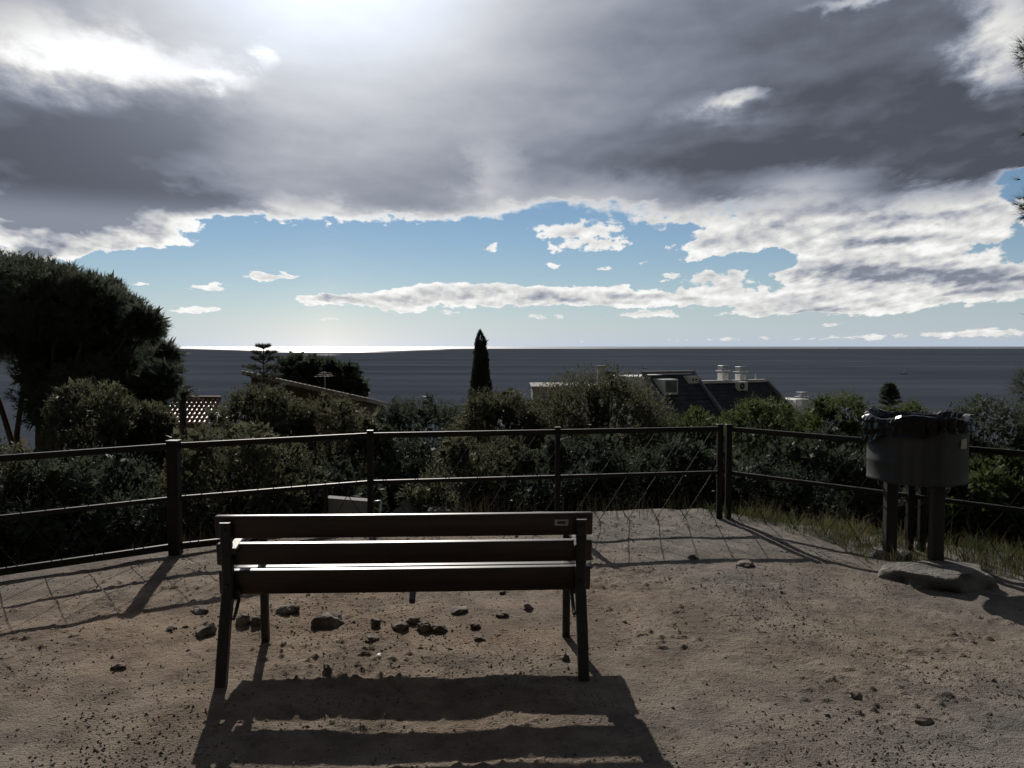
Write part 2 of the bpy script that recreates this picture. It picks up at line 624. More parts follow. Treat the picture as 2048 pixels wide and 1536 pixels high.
def foliage(name, c1, c2, trans=0.25, rough=.6, nscale=.9):
    m = bpy.data.materials.new(name)
    m.use_nodes = True
    X.nt = m.node_tree
    m.node_tree.nodes.remove(m.node_tree.nodes['Principled BSDF'])
    out = [n for n in m.node_tree.nodes if n.type == 'OUTPUT_MATERIAL'][0]
    v = obj_coord()
    n = noise(v, nscale, 3, .6)
    n2 = noise(v, 14.0, 2, .5)
    cc = mixc((n * 0.6 + n2 * 0.4).smooth(.38, .62), c1, c2)
    p = X.nt.nodes.new('ShaderNodeBsdfPrincipled')
    X.nt.links.new(cc, p.inputs['Base Color'])
    p.inputs['Roughness'].default_value = rough
    p.inputs['Specular IOR Level'].default_value = 0.09
    t = X.nt.nodes.new('ShaderNodeBsdfTranslucent')
    X.nt.links.new(cc, t.inputs['Color'])
    mx = X.nt.nodes.new('ShaderNodeMixShader')
    mx.inputs[0].default_value = trans
    X.nt.links.new(p.outputs[0], mx.inputs[1])
    X.nt.links.new(t.outputs[0], mx.inputs[2])
    X.nt.links.new(mx.outputs[0], out.inputs['Surface'])
    return m


m_pine = foliage('pine_needles', (0.060, 0.074, 0.056), (0.11, 0.12, 0.088), .4)
m_olive = foliage('olive_leaves', (0.055, 0.062, 0.038), (0.120, 0.122, 0.078), .42)
m_green = foliage('bright_leaves', (0.045, 0.065, 0.026), (0.100, 0.125, 0.048), .42)
m_darkleaf = foliage('dark_leaves', (0.036, 0.048, 0.036), (0.070, 0.085, 0.056), .4)
m_cypress = foliage('cypress_leaves', (0.06, 0.07, 0.06), (0.11, 0.12, 0.10), .3)
m_grass = foliage('grass_blades', (0.045, 0.062, 0.022), (0.10, 0.115, 0.045), .35)
m_dry = foliage('dry_grass', (0.08, 0.066, 0.036), (0.15, 0.12, 0.07), .35)
m_weed = foliage('dry_weed', (0.030, 0.028, 0.018), (0.070, 0.060, 0.036), .25)
m_bark = varied('bark', (0.045, 0.035, 0.028), (0.10, 0.082, 0.066), 7.0, .95, .1, 6, (1, 1, .25), .6, .02)

# ------------------------------------------------------------------ ground: one sheet down to the shore
SEA_Z = -40.0
# fence corner points (ground plan), found from their pixels
PA, PB, PC, PD = (-2.60, 6.11), (-1.22, 6.84), (0.41, 7.12), (1.93, 7.38)
PD2, PE, PG = (2.01, 7.375), (3.12, 6.21), (4.22, 5.05)
PZ, PY = (-3.98, 5.05), (-5.2, 3.9)


def edge_y(x):
    """distance of the terrace edge (just outside the fence)"""
    xs = [-60, -5.2, -3.98, -2.60, -1.22, .41, 1.93, 3.12, 4.22, 6.0, 60]
    ys = [3.5, 4.1, 5.25, 6.35, 7.05, 7.32, 7.6, 6.6, 5.7, 5.0, 4.5]
    return np.interp(x, xs, ys)


def ground_z(x, y, fine=True):
    x = np.asarray(x, dtype=float)
    y = np.asarray(y, dtype=float)
    e = y - edge_y(x)
    z = np.interp(e, [-100, 0, .5, 3, 8, 25, 60, 170, 230, 2000], [0, 0, -.12, -1.5, -2.8, -7.0, -13.0, -36.0, SEA_Z - 3, SEA_Z - 4])
    z = z - np.clip((x - 2.6), 0, 3) * .0
    # unseen steep bank added behind the viewpoint to block sky fill
    b = np.clip(-y - 2.5, 0, 300)
    z = z + np.where(b > 0, b * 1.0 * np.clip(b / 5, 0, 1), 0)
    out = np.clip(e / 3, 0, 1)
    z = z + out * fbm(x * .25, y * .25, 3, 11) * 1.0
    if fine:
        near = 1 - np.clip((np.hypot(x, y - 4.5) - 6) / 6, 0, 1)
        z = z + near * (fbm(x * .8, y * .8, 2, 3) * .03 + fbm(x * 3.5, y * 3.5, 2, 5) * .016)
        cr = np.clip(fbm(x * 27, y * 27, 2, 23, .7), -1, 1)
        pat = np.clip(.25 + fbm(x * 1.1, y * 1.1, 2, 63) * 1.8, 0, 1)
        z = z + near * ((.35 + .65 * pat) * cr * .0065 + pat * np.clip(cr - .28, 0, 1) * .04)
    return z


def seg(*parts):
    r = [np.arange(a, b, s) for a, b, s in parts]
    return np.unique(np.round(np.concatenate(r), 4))


gxs = np.concatenate([-np.geomspace(900, 6, 36), seg((-5, -3.6, .05), (-3.6, 4.2, .0118), (4.2, 6, .05)), np.geomspace(6.2, 900, 36)])
gys = np.concatenate([-np.geomspace(160, 1, 24), seg((-.8, 2.6, .1), (2.6, 4.4, .0105), (4.4, 7.6, .019), (7.6, 9, .1)), np.geomspace(9.1, 260, 60), np.array([400, 900, 2000.])])
GX, GY = np.meshgrid(gxs, gys)
GZ = ground_z(GX, GY)
nx, ny = len(gxs), len(gys)
idx = np.arange(nx * ny).reshape(ny, nx)
gf = np.stack([idx[:-1, :-1], idx[:-1, 1:], idx[1:, 1:], idx[1:, :-1]], -1).reshape(-1, 4)
ground = link_np('ground', np.stack([GX, GY, GZ], -1).reshape(-1, 3), gf, m_ground, None, True)
tag(ground, 'brown dirt and grey gravel floor of the viewpoint falling to the shore', kind='structure')


def gz(x, y):
    return float(ground_z(np.array([x]), np.array([y]))[0])


# ------------------------------------------------------------------ sea
m_sea, b = material('sea_water', (0.040, 0.047, 0.062), 0.5, 0.25)
pos = geo_pos()
sp = X.nt.nodes.new('ShaderNodeSeparateXYZ')
X.nt.links.new(pos, sp.inputs[0])
sx, sy = X(sp.outputs[0]), X(sp.outputs[1])
wn = noise(stretch(pos, (.0006, .0035, 0)), 1.0, 4, .6)
wf = noise(stretch(pos, (.02, .06, 0)), 1.0, 5, .65)
wl = noise(stretch(pos, (.0022, .012, 0)), 1.0, 4, .65)
X.nt.links.new(mixc((wn * .55 + wl * .45).smooth(.36, .64), (0.040, 0.049, 0.066), (0.068, 0.079, 0.098)), b.inputs['Base Color'])
# sunlit strip far out painted in by specular; near water dulled like cloud shadow
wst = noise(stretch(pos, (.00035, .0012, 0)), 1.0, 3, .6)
sun_strip = (sy + (wn - .5) * 5000.0 + (wst - .5) * 6000.0 - X.m('MINIMUM', X.m('ABSOLUTE', sx + sy * .23) * 4.0, 9000.0)).smooth(4600.0, 6400.0)
X.nt.links.new((0.0 + sun_strip * 0.6).v, b.inputs['Specular IOR Level'])
X.nt.links.new((0.55 - sun_strip * 0.19).v, b.inputs['Roughness'])
bump(b, wf, .25, 2.0)
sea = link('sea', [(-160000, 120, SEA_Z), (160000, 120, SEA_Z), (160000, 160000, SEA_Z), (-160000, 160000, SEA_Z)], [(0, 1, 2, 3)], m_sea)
tag(sea, 'dark blue grey sea reaching to the horizon', kind='structure')

# ------------------------------------------------------------------ bench
bench = empty('park_bench', (-0.513, 3.735, 0.0), R(2.6))
tag(bench, 'dark brown wooden slat bench with black iron legs facing the sea', 'bench')


def plank(name, L, y, z0, z1, t, tilt, mat, parent, rnd=0.008):
    """a back slat: length L along x, between z0 and z1, rounded edges; returns the object"""
    h = z1 - z0
    # cross-section (y, z) with rounded corners
    sec = []
    for cy, cz, a0 in ((t / 2 - rnd, h / 2 - rnd, 0), (-t / 2 + rnd, h / 2 - rnd, 90), (-t / 2 + rnd, -h / 2 + rnd, 180), (t / 2 - rnd, -h / 2 + rnd, 270)):
        for k in range(4):
            a = R(a0 + k * 30)
            sec.append((cy + rnd * math.cos(a), cz + rnd * math.sin(a)))
    n = len(sec)
    xs = [-L / 2, -L / 2 + .006] + list(np.linspace(-L / 2 + .1, L / 2 - .1, 9)) + [L / 2 - .006, L / 2]
    vs, fs = [], []
    for i, x in enumerate(xs):
        k = .90 if i in (0, len(xs) - 1) else 1.0
        sag = -.002 * math.cos(math.pi * x / L)
        for (yy, zz) in sec:
            vs.append((x, yy * k, zz * (1 - (1 - k) * .3) + sag))
    for i in range(len(xs) - 1):
        for j in range(n):
            a, b2 = i * n + j, i * n + (j + 1) % n
            fs.append((a, a + n, b2 + n, b2))
    fs.append(tuple(range(n)))
    fs.append(tuple(range((len(xs) - 1) * n + n - 1, (len(xs) - 1) * n - 1, -1)))
    o = link(name, vs, fs, mat, parent, False, (0, y, (z0 + z1) / 2))
    o.rotation_euler = (R(tilt), 0, 0)
    for p in o.data.polygons:
        p.use_smooth = len(p.vertices) == 4
    return o


top = plank('back_slat', 1.835, .150, .668, .782, .042, 7, m_wood, bench, .013)
plank('back_slat', 1.835, .168, .534, .642, .042, 7, m_wood, bench, .009)
plank('back_slat', 1.825, .185, .384, .506, .042, 7, m_wood, bench, .009)
for k in range(3):
    o = plank('seat_slat', 1.825, .465 + .13 * k, .405 + .01 * k, .527 + .01 * k, .038, 86.5, m_wood, bench, .008)
    o.location.z = .43 + .008 * k
# name plate on the back of the top slat
pl = MB().box((0, 0, 0), (.068, .004, .030), None, .001)
pl.build('name_plate', m_plate, top, loc=(.763, -.0235, .012))
MB().box((0, 0, 0), (.040, .003, .015)).build('plate_window', m_platedark, top, loc=(.763, -.0262, .013))
for dxp in (-.029, .029):
    MB().tube([(0, 0, 0), (0, -.002, 0)], .0025, 6).build('rivet', m_platedark, top, loc=(.763 + dxp, -.0252, .012))


def casting(pts, w, name, x, taper=1.0):
    """flat iron casting following (y, z, depth) points, w wide along x"""
    vs, fs = [], []
    n = len(pts)
    for i, (y, z, d) in enumerate(pts):
        a, c2 = pts[max(i - 1, 0)], pts[min(i + 1, n - 1)]
        ty, tz = c2[0] - a[0], c2[1] - a[1]
        l = math.hypot(ty, tz)
        ny_, nz_ = tz / l, -ty / l
        ww = w * (1 + (taper - 1) * i / (n - 1))
        b_ = min(.006, d * .3)
        for sx_, sd in ((-1, -1), (-1, 1), (1, 1), (1, -1)):
            # chamfered corners
            for (ox, od) in (((-1, 0), (0, -1)) if sx_ * sd > 0 else ((0, -1), (-1, 0))):
                xx = sx_ * (ww / 2 + ox * b_)
                dd = sd * (d / 2 + od * b_)
                vs.append((xx, y + ny_ * dd, z + nz_ * dd))
    for i in range(n - 1):
        for k in range(8):
            a, b2 = i * 8 + k, i * 8 + (k + 1) % 8
            fs.append((a, b2, b2 + 8, a + 8))
    fs.append(tuple(reversed(range(8))))
    fs.append(tuple((n - 1) * 8 + k for k in range(8)))
    o = link(name, vs, fs, m_iron, bench, False, (x, 0, 0))
    return o


for sgn, xr, xf in ((-1, -.858, -.800), (1, .858, .838)):
    # rear leg runs up into the back support; it stands behind the slats
    casting([(-.01, -.02, .05), (.02, .10, .048), (.065, .25, .046), (.11, .37, .05), (.135, .43, .05), (.128, .52, .042), (.110, .66, .040), (.100, .745, .036), (.098, .758, .03)], .052, 'rear_leg', xr, .98)
    casting([(.575, -.02, .045), (.565, .10, .04), (.562, .25, .038), (.566, .36, .04), (.560, .50, .036), (.548, .585, .034)], .040, 'front_leg', xf)
    casting([(.135, .395, .045), (.26, .40, .04), (.42, .405, .04), (.56, .40, .04), (.70, .415, .03)], .045, 'seat_support', (xr + xf) / 2)
    casting([(.10, .615, .03), (.20, .635, .032), (.36, .630, .032), (.50, .610, .034), (.585, .592, .03)], .048, 'armrest', (xr + xf) / 2)
    m = MB().tube([(0, .085, .29), (0, .12, .305), (0, .165, .345), (0, .20, .385)], .009, 6)
    m.build('brace', m_iron, bench, loc=((xr - sgn * .035), 0, 0))
    for zz, yy in ((.72, .085), (.588, .103), (.445, .105)):
        MB().tube([(0, -.004, 0), (0, -.0105, 0)], [.009, .007], 8).build('bolt', m_iron, bench, loc=(xr, yy, zz))
# tie under the middle of the seat
casting([(.235, .315, .03), (.33, .365, .03), (.45, .40, .028), (.70, .41, .026)], .03, 'seat_tie', .02)

# ------------------------------------------------------------------ fence
def fence_section(label, runs, posts, post_w, group='sections of the viewpoint railing'):
    root = empty('railing', (posts[0][0], posts[0][1], 0))
    tag(root, label, 'railing', group)
    ox, oy = posts[0][0], posts[0][1]
    for i, (x, y) in enumerate(posts):
        w = post_w[i]
        zb = gz(x, y)
        p = MB().box((0, 0, (.872 + zb - .05) / 2), (w, w, .872 - zb + .05), None, .004).build('post', m_fence, root, loc=(x - ox, y - oy, 0))
        MB().box((0, 0, .876), (w + .008, w + .008, .008), None, .002).build('cap', m_fence, p)
    for (a, c2, wa, wb, bottom) in runs:
        a3, b3 = Vector((a[0] - ox, a[1] - oy, 0)), Vector((c2[0] - ox, c2[1] - oy, 0))
        d = (b3 - a3).normalized()
        a3, b3 = a3 + d * (wa / 2 - .002), b3 - d * (wb / 2 - .002)
        L = (b3 - a3).length
        for nm, z, h in (('top_rail', .835, .045), ('middle_rail', .43, .032)) + ((('bottom_rail', .055, .05),) if bottom else ()):
            MB().bar(a3 + Vector((0, 0, z)), b3 + Vector((0, 0, z)), .034, h, bev=.004).build(nm, m_fence, root)
        # crossed rods
        H0, H1 = (.075 if bottom else -.03), .815
        rise = 1.50
        pitch = .272
        side = Vector((-d.y, d.x, 0))
        for fam in (-1, 1):
            k = -12
            for k in range(-8, 16):
                s0 = k * pitch + (.06 if fam > 0 else .13)
                # x = s0 + fam * (z - H0) / rise
                z0, z1 = H0, H1
                x0, x1 = s0, s0 + fam * (H1 - H0) / rise
                if fam > 0:
                    if x0 < 0: z0 = H0 + (0 - s0) * rise; x0 = 0
                    if x1 > L: z1 = H0 + (L - s0) * rise; x1 = L
                else:
                    if x0 > L: z0 = H0 + (s0 - L) * rise; x0 = L
                    if x1 < 0: z1 = H0 + s0 * rise; x1 = 0
                if z1 - z0 < .06 or x0 < -1e-6 or x0 > L + 1e-6 or x1 < -1e-6 or x1 > L + 1e-6:
                    continue
                off = side * (.0055 * fam)
                pa = a3 + d * x0 + Vector((0, 0, z0)) + off
                pb = a3 + d * x1 + Vector((0, 0, z1)) + off
                pm = (pa + pb) / 2 + side * random.uniform(-.006, .006) + d * random.uniform(-.006, .006)
                MB().tube([pa, pm, pb], .0036, 6).build('rod', m_wire, root)
    return root


fence_section('left end of the low railing, left of the thick post',
              [(PZ, PA, .05, .085, True), (PY, PZ, .06, .06, True)], [PZ, PY], [.05, .05])
fence_section('middle section of the low railing straight behind the bench',
              [(PA, PB, .085, .05, True), (PB, PC, .05, .05, False), (PC, PD, .05, .05, False)], [PA, PB, PC, PD], [.085, .05, .046, .052])
fence_section('right section of the low railing running behind the litter bin',
              [(PD2, PE, .05, .05, False), (PE, PG, .05, .05, False)], [PD2, PE, (PE[0] + .085, PE[1] - .02), PG], [.052, .05, .05, .05])

# ------------------------------------------------------------------ litter bin on two legs
bx, by = 2.975, 5.84
binr = empty('litter_bin', (bx, by, 0))
tag(binr, 'wide galvanised drum litter bin standing on two square legs beside the railing', 'litter bin')
n = 48
RAD, ZB, ZT = .335, .625, 1.075
prof = [(.0, ZB + .012), (RAD - .03, ZB + .012), (RAD - .004, ZB), (RAD + .006, ZB + .006), (RAD, ZB + .02), (RAD, ZB + .13), (RAD + .004, ZB + .145), (RAD, ZB + .16), (RAD, ZB + .30), (RAD + .004, ZB + .315), (RAD, ZB + .33), (RAD, ZT - .012), (RAD + .008, ZT - .004), (RAD + .003, ZT + .004), (RAD - .008, ZT), (RAD - .01, ZB + .06), (0, ZB + .05)]
vs, fs = [], []
for r, z in prof:
    for k in range(n):
        a = 2 * math.pi * k / n
        dent = 1 + .010 * math.sin(3 * a + 1) + .006 * math.sin(7 * a + z * 9)
        vs.append((r * dent * math.cos(a), r * dent * math.sin(a), z))
for i in range(len(prof) - 1):
    for k in range(n):
        fs.append((i * n + k, i * n + (k + 1) % n, (i + 1) * n + (k + 1) % n, (i + 1) * n + k))
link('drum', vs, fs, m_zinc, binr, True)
for (lx, ly) in ((2.885, 6.04), (3.025, 5.64)):
    zb = gz(lx, ly) - .08
    MB().box((0, 0, (zb + ZB + .004) / 2), (.085, .07, ZB + .004 - zb), None, .006).build('leg', m_leg, binr, loc=(lx - bx, ly - by, 0))
MB().bar((2.885 - bx, 6.04 - by, ZB - .02), (3.025 - bx, 5.64 - by, ZB - .02), .05, .03, bev=.003).build('cross_bar', m_leg, binr)
# sticker, curved with the drum
a0 = math.atan2(-.285, .176)
vs, fs = [], []
for j, z in enumerate((.885, .92, .955)):
    for i in range(6):
        a = a0 + (i - 2.5) * .040 + (z - .92) * .15
        r = (RAD * (1 + .010 * math.sin(3 * a + 1) + .006 * math.sin(7 * a + z * 9))) + .009
        vs.append((r * math.cos(a), r * math.sin(a), z))
for j in range(2):
    for i in range(5):
        fs.append((j * 6 + i, j * 6 + i + 1, j * 6 + i + 7, j * 6 + i + 6))
link('sticker', vs, fs, m_sticker, binr, True)
# black bag folded over the rim
n = 140
rows = []
zs = [(-.125, .030), (-.10, .026), (-.07, .030), (-.03, .022), (.0, .026), (.022, .016), (.03, -.004), (.018, -.028), (-.03, -.045), (-.10, -.055), (-.18, -.06), (-.22, -.16), (-.23, -.33)]
vs, fs = [], []
aa = np.arange(n) * 2 * math.pi / n
hem = .06 * np.cos(aa + 1.0) + .018 * np.sin(aa * 5 + 2) + .010 * np.sin(aa * 11)
fold = np.abs(np.sin(aa * 9 + np.sin(aa * 4) * 2)) ** .6
for i, (dzv, dr) in enumerate(zs):
    w = rng.normal(0, .0025, n)
    w = (w + np.roll(w, 1)) / 1.4
    outer = i < 6
    r = RAD + dr + (fold - .5) * (.022 if outer else .012) + w
    if outer:
        r = np.maximum(r, RAD * 1.016 + .012)
    if i < 2:
        z = ZT + dzv + hem * (1 if i == 0 else .5)
    else:
        z = ZT + dzv + np.sin(aa * 7 + i * .8) * .008 + (.018 * np.sin(aa * 3 + 1) if 3 < i < 9 else 0) + rng.normal(0, .0012, n)
    for k in range(n):
        vs.append((float(r[k] * np.cos(aa[k] + .02 * np.sin(i * 2.0 + k))), float(r[k] * np.sin(aa[k] + .02 * np.sin(i * 2.0 + k))), float(z[k])))
for i in range(len(zs) - 1):
    for k in range(n):
        fs.append((i * n + k, i * n + (k + 1) % n, (i + 1) * n + (k + 1) % n, (i + 1) * n + k))
fs.append(tuple((len(zs) - 1) * n + k for k in range(n)))
bag = link('bin_bag', vs, fs, m_bag, None, False, (bx, by, 0))
tag(bag, 'shiny crumpled black plastic bag folded over the rim of the litter bin', 'bag')


# concrete footings
def lump(name, c, size, seed, mat, flat=.75, sub=3, rough=.18):
    import bmesh
    bm = bmesh.new()
    bmesh.ops.create_icosphere(bm, subdivisions=sub, radius=1.0)
    r = np.random.default_rng(seed)
    ph = r.uniform(0, 6.28, (5, 3))
    fr = r.uniform(1.2, 4.2, (5, 3))
    pl_n = [Vector(r.normal(size=3)).normalized() for _ in range(7)]
    pl_d = r.uniform(.62, .9, 7)
    for v in bm.verts:
        p = v.co.copy()
        for pn, pd in zip(pl_n, pl_d):
            t = p.dot(pn) - pd
            if t > 0:
                p -= pn * t * .9
        s = sum(math.sin(p.x * fr[k][0] * 1.7 + ph[k][0]) * math.sin(p.y * fr[k][1] * 1.7 + ph[k][1]) * math.sin(p.z * fr[k][2] * 1.7 + ph[k][2]) for k in range(5))
        p *= 1 + rough * s * .5
        if p.z > flat:
            p.z = flat + (p.z - flat) * .15
        v.co = Vector((p.x * size[0], p.y * size[1], p.z * size[2]))
    me = bpy.data.meshes.new(name)
    bm.to_mesh(me)
    bm.free()
    me.materials.append(mat)
    o = bpy.data.objects.new(name, me)
    col.objects.link(o)
    o.location = c
    return o


def slab_top(o, k):
    for v in o.data.vertices:
        pass


ft = lump('concrete_footing', (2.97, 5.50, -.02), (.36, .31, .175), 41, m_concrete, .55, 5, .24)
tag(ft, 'large irregular grey concrete slab under the front leg of the litter bin', 'footing')
ft2 = lump('concrete_footing', (2.90, 6.10, -.03), (.17, .16, .11), 45, m_concrete, .6, 3, .2)
tag(ft2, 'small rough concrete lump in the grass at the back leg of the litter bin', 'footing')

# ------------------------------------------------------------------ stones lying on the dirt
stones = [
    (655, 1251, 52, 30, 'large brown stone with a white chipped top lying under the bench'),
    (412, 1270, 36, 30, 'angular pale-edged stone just left of the bench rear leg'),
    (488, 1252, 26, 26, 'dark squarish stone just inside the left rear leg of the bench, left of a pair'),
    (513, 1254, 24, 22, 'dark stone touching the left front leg of the bench, right of a pair'),
    (577, 1228, 34, 18, 'flat dark oval stone under the left part of the bench, nearest the railing'),
    (400, 1225, 30, 14, 'flat dark stone left of the bench below the shadow of the thick post'),
    (751, 1254, 20, 17, 'small brown stone under the bench right of the large chipped stone'),
    (655, 1346, 22, 20, 'black round stone on the front edge of the seat shadow'),
    (757, 1316, 13, 9, 'small bright white pebble on the dirt under the bench'),
    (800, 1258, 30, 16, 'pale flaky stone at the left end of the rubble under the bench'),
    (828, 1249, 24, 16, 'light ridged stone in the middle of the rubble under the bench'),
    (848, 1260, 26, 20, 'brown stone in front of the rubble under the bench'),
    (876, 1261, 26, 16, 'dark brown stone at the right end of the rubble under the bench'),
    (917, 1223, 34, 10, 'flat grey stone flush with the dirt under the right half of the bench'),
    (1055, 1219, 20, 14, 'grey stone under the bench nearest its right front leg'),
    (1005, 1233, 20, 10, 'small dark stone behind the brown pair under the right half of the bench'),
    (950, 1256, 18, 12, 'small dark brown stone right of the rubble under the bench'),
    (958, 1277, 22, 9, 'thin flat stone before the right half of the bench, alone on tan dirt'),
    (745, 1283, 26, 10, 'flat half buried stone under the bench above the white pebble'),
    (1130, 1316, 16, 16, 'round brown stone beside the right rear leg of the bench'),
    (1005, 1189, 12, 8, 'small dark stone just below the lowest back slat of the bench'),
    (1490, 1130, 34, 9, 'pale flat lump of dirt on the gravel below the railing corner'),
    (1385, 1120, 16, 8, 'small pale lump on the gravel near the railing shadow'),
    (340, 1262, 18, 10, 'pale chip of stone on the dirt left of the angular stone'),
    (238, 1342, 24, 12, 'grey chip of stone on the bare dirt at the left'),
    (1712, 1388, 26, 12, 'dark clod on the gravel right of the bench shadow, farther of two'),
    (1845, 1438, 30, 14, 'dark clod on the gravel at the lower right, nearer of two'),
]
for i, (px, py, w, h, lab) in enumerate(stones):
    p = on_ground(px, py)
    zdep = math.hypot(p.y, EYE)
    W = w / F * zdep * 1.2
    H = h / F * zdep * 1.25
    z = gz(p.x, p.y)
    white = 'bright white pebble' in lab
    o = lump('stone', (p.x, p.y, z + H * .12), (W * .52, W * .42, H * .5), 100 + i, m_whitestone if white else m_rock, .9, 3, .22)
    o.rotation_euler = (random.uniform(-.15, .15), random.uniform(-.15, .15), random.uniform(0, 6))
    tag(o, lab, 'stone', 'stones lying around the bench')

# gravel and crumbs, too many to count
def pebbles(name, N, seed, label):
    r = np.random.default_rng(seed)
    # denser near the camera, as far as the railing
    y = 2.5 + (r.random(N) ** 1.25) * 5.0
    x = (r.random(N) * 2 - 1) * (.68 * y + .2)
    dens = fbm(x * 1.3, y * 1.3, 3, 31)
    keep = (y < edge_y(x) - .1) & (r.random(N) < np.clip(.40 + dens * 1.5, .10, 1))
    x, y = x[keep], y[keep]
    n_ = len(x)
    s = .0014 + .0055 * r.random(n_) ** 4.5 + (r.random(n_) > .985) * r.random(n_) ** 2 * .011
    z = ground_z(x, y) + s * .25
    base = np.array([[1, 0, 0], [-1, 0, 0], [0, 1, 0], [0, -1, 0], [0, 0, 1], [0, 0, -1]], float)
    faces = np.array([[0, 2, 4], [2, 1, 4], [1, 3, 4], [3, 0, 4], [2, 0, 5], [1, 2, 5], [3, 1, 5], [0, 3, 5]])
    jit = base[None] * (1 + r.uniform(-.35, .35, (n_, 6, 1))) + r.normal(0, .15, (n_, 6, 3))
    a = r.uniform(0, 6.28, n_)
    ca, sa = np.cos(a)[:, None], np.sin(a)[:, None]
    el_ = np.stack([s * r.uniform(.8, 1.7, n_), s * r.uniform(.7, 1.2, n_), s * r.uniform(.5, 1.0, n_)], -1)
    q = jit * el_[:, None, :]
    V_ = np.stack([q[..., 0] * ca - q[..., 1] * sa + x[:, None], q[..., 0] * sa + q[..., 1] * ca + y[:, None], q[..., 2] + z[:, None]], -1)
    Fa = (faces[None] + (np.arange(n_) * 6)[:, None, None]).reshape(-1, 3)
    o = link_np(name, V_.reshape(-1, 3), Fa, m_pebble)
    tag(o, label, kind='stuff')
    return o


pebbles('gravel', 130000, 5, 'loose gravel and crumbs of dirt scattered over the viewpoint floor')

# straw and twigs: thin bits
r = np.random.default_rng(9)
mb = MB()
for k in range(240):
    y = 2.7 + r.random() ** 1.3 * 4
    x = (r.random() * 2 - 1) * .66 * y
    if y > edge_y(x) - .2:
        continue
    a = r.uniform(0, 6.28)
    L = r.uniform(.015, .055)
    z = gz(x, y) + .006
    mb.tube([(x, y, z), (x + math.cos(a) * L * .5, y + math.sin(a) * L * .5, z + r.uniform(0, .008)), (x + math.cos(a) * L, y + math.sin(a) * L, z)], r.uniform(.0008, .002), 4)
o = mb.build('dry_straw', m_straw)
tag(o, 'bits of dry straw and twigs scattered on the dirt', kind='stuff')


# ------------------------------------------------------------------ grass
def blades(name, pts, hmin, hmax, w, mat, label, lean=.5, seed=1, per=1, kind='stuff'):
    r = np.random.default_rng(seed)
    p = np.repeat(np.asarray(pts), per, 0)
    n_ = len(p)
    p = p + np.concatenate([r.normal(0, .02, (n_, 2)), np.zeros((n_, 1))], 1)
    h = r.uniform(hmin, hmax, n_)
    a = r.uniform(0, 6.28, n_)
    ln = np.abs(r.normal(0, lean, n_)) * h
    d = np.stack([np.cos(a), np.sin(a), np.zeros(n_)], -1)
    b2 = r.uniform(0, 6.28, n_)
    sd = np.stack([np.cos(b2), np.sin(b2), np.zeros(n_)], -1) * (w * r.uniform(.6, 1.3, n_))[:, None]
    up = np.array([0, 0, 1.0])
    v0, v1 = p - sd, p + sd
    mid = p + d * (ln * .35)[:, None] + up * (h * .6)[:, None]
    v2, v3 = mid + sd * .7, mid - sd * .7
    tip = p + d * ln[:, None] + up * (h * np.clip(1.05 - .25 * ln / h, .4, 1))[:, None]
    V_ = np.stack([v0, v1, v2, v3, tip], 1).reshape(-1, 3)
    k = (np.arange(n_) * 5)[:, None]
    tri = np.concatenate([k + np.array([[0, 1, 2]]), k + np.array([[0, 2, 3]]), k + np.array([[3, 2, 4]])], 0)
    o = link_np(name, V_, tri, mat)
    if label:
        tag(o, label, kind=kind)
    return o


def scatter(n_, test, box, seed):
    r = np.random.default_rng(seed)
    x = r.uniform(box[0], box[1], n_)
    y = r.uniform(box[2], box[3], n_)
    k = test(x, y, r)
    x, y = x[k], y[k]
    return np.stack([x, y, ground_z(x, y) - .01], -1)


def right_verge(x, y, r):
    """grass around the bin and along the right-hand railing"""
    inner = np.interp(x, [1.9, 2.2, 2.62, 2.7, 3.2, 3.4, 4.5], [7.45, 7.0, 6.35, 5.75, 5.62, 5.45, 4.6])
    nn = fbm(x * 3, y * 3, 3, 77)
    return (y > inner + nn * .35) & (r.random(len(x)) < np.clip(.55 + nn * 1.6, .05, 1))


gp = scatter(13000, right_verge, (1.9, 5.6, 4.4, 9.5), 21)
blades('grass', gp, .04, .15, .0028, m_grass, 'patchy green grass round the bin legs and along the right railing', .6, 3, 3)
gd = scatter(3500, right_verge, (2.2, 5.6, 4.6, 9.0), 25)
blades('dry_grass', gd, .06, .26, .0022, m_dry, 'dry yellow grass stalks among the green grass by the right railing', .55, 4, 2)


def outer_edge(x, y, r):
    e = y - edge_y(x)
    nn = fbm(x * 2, y * 2, 3, 91)
    return (e > -.12) & (e < 1.6) & (r.random(len(x)) < np.clip(.35 + nn * 1.8, .0, 1) * np.clip(1.1 - e * .5, 0, 1))


gw = scatter(5000, outer_edge, (-4.6, 2.6, 4.0, 9.0), 27)
blades('weeds', gw, .05, .30, .0022, m_weed, 'thin dry weeds along the outer foot of the railing', .4, 5, 2)


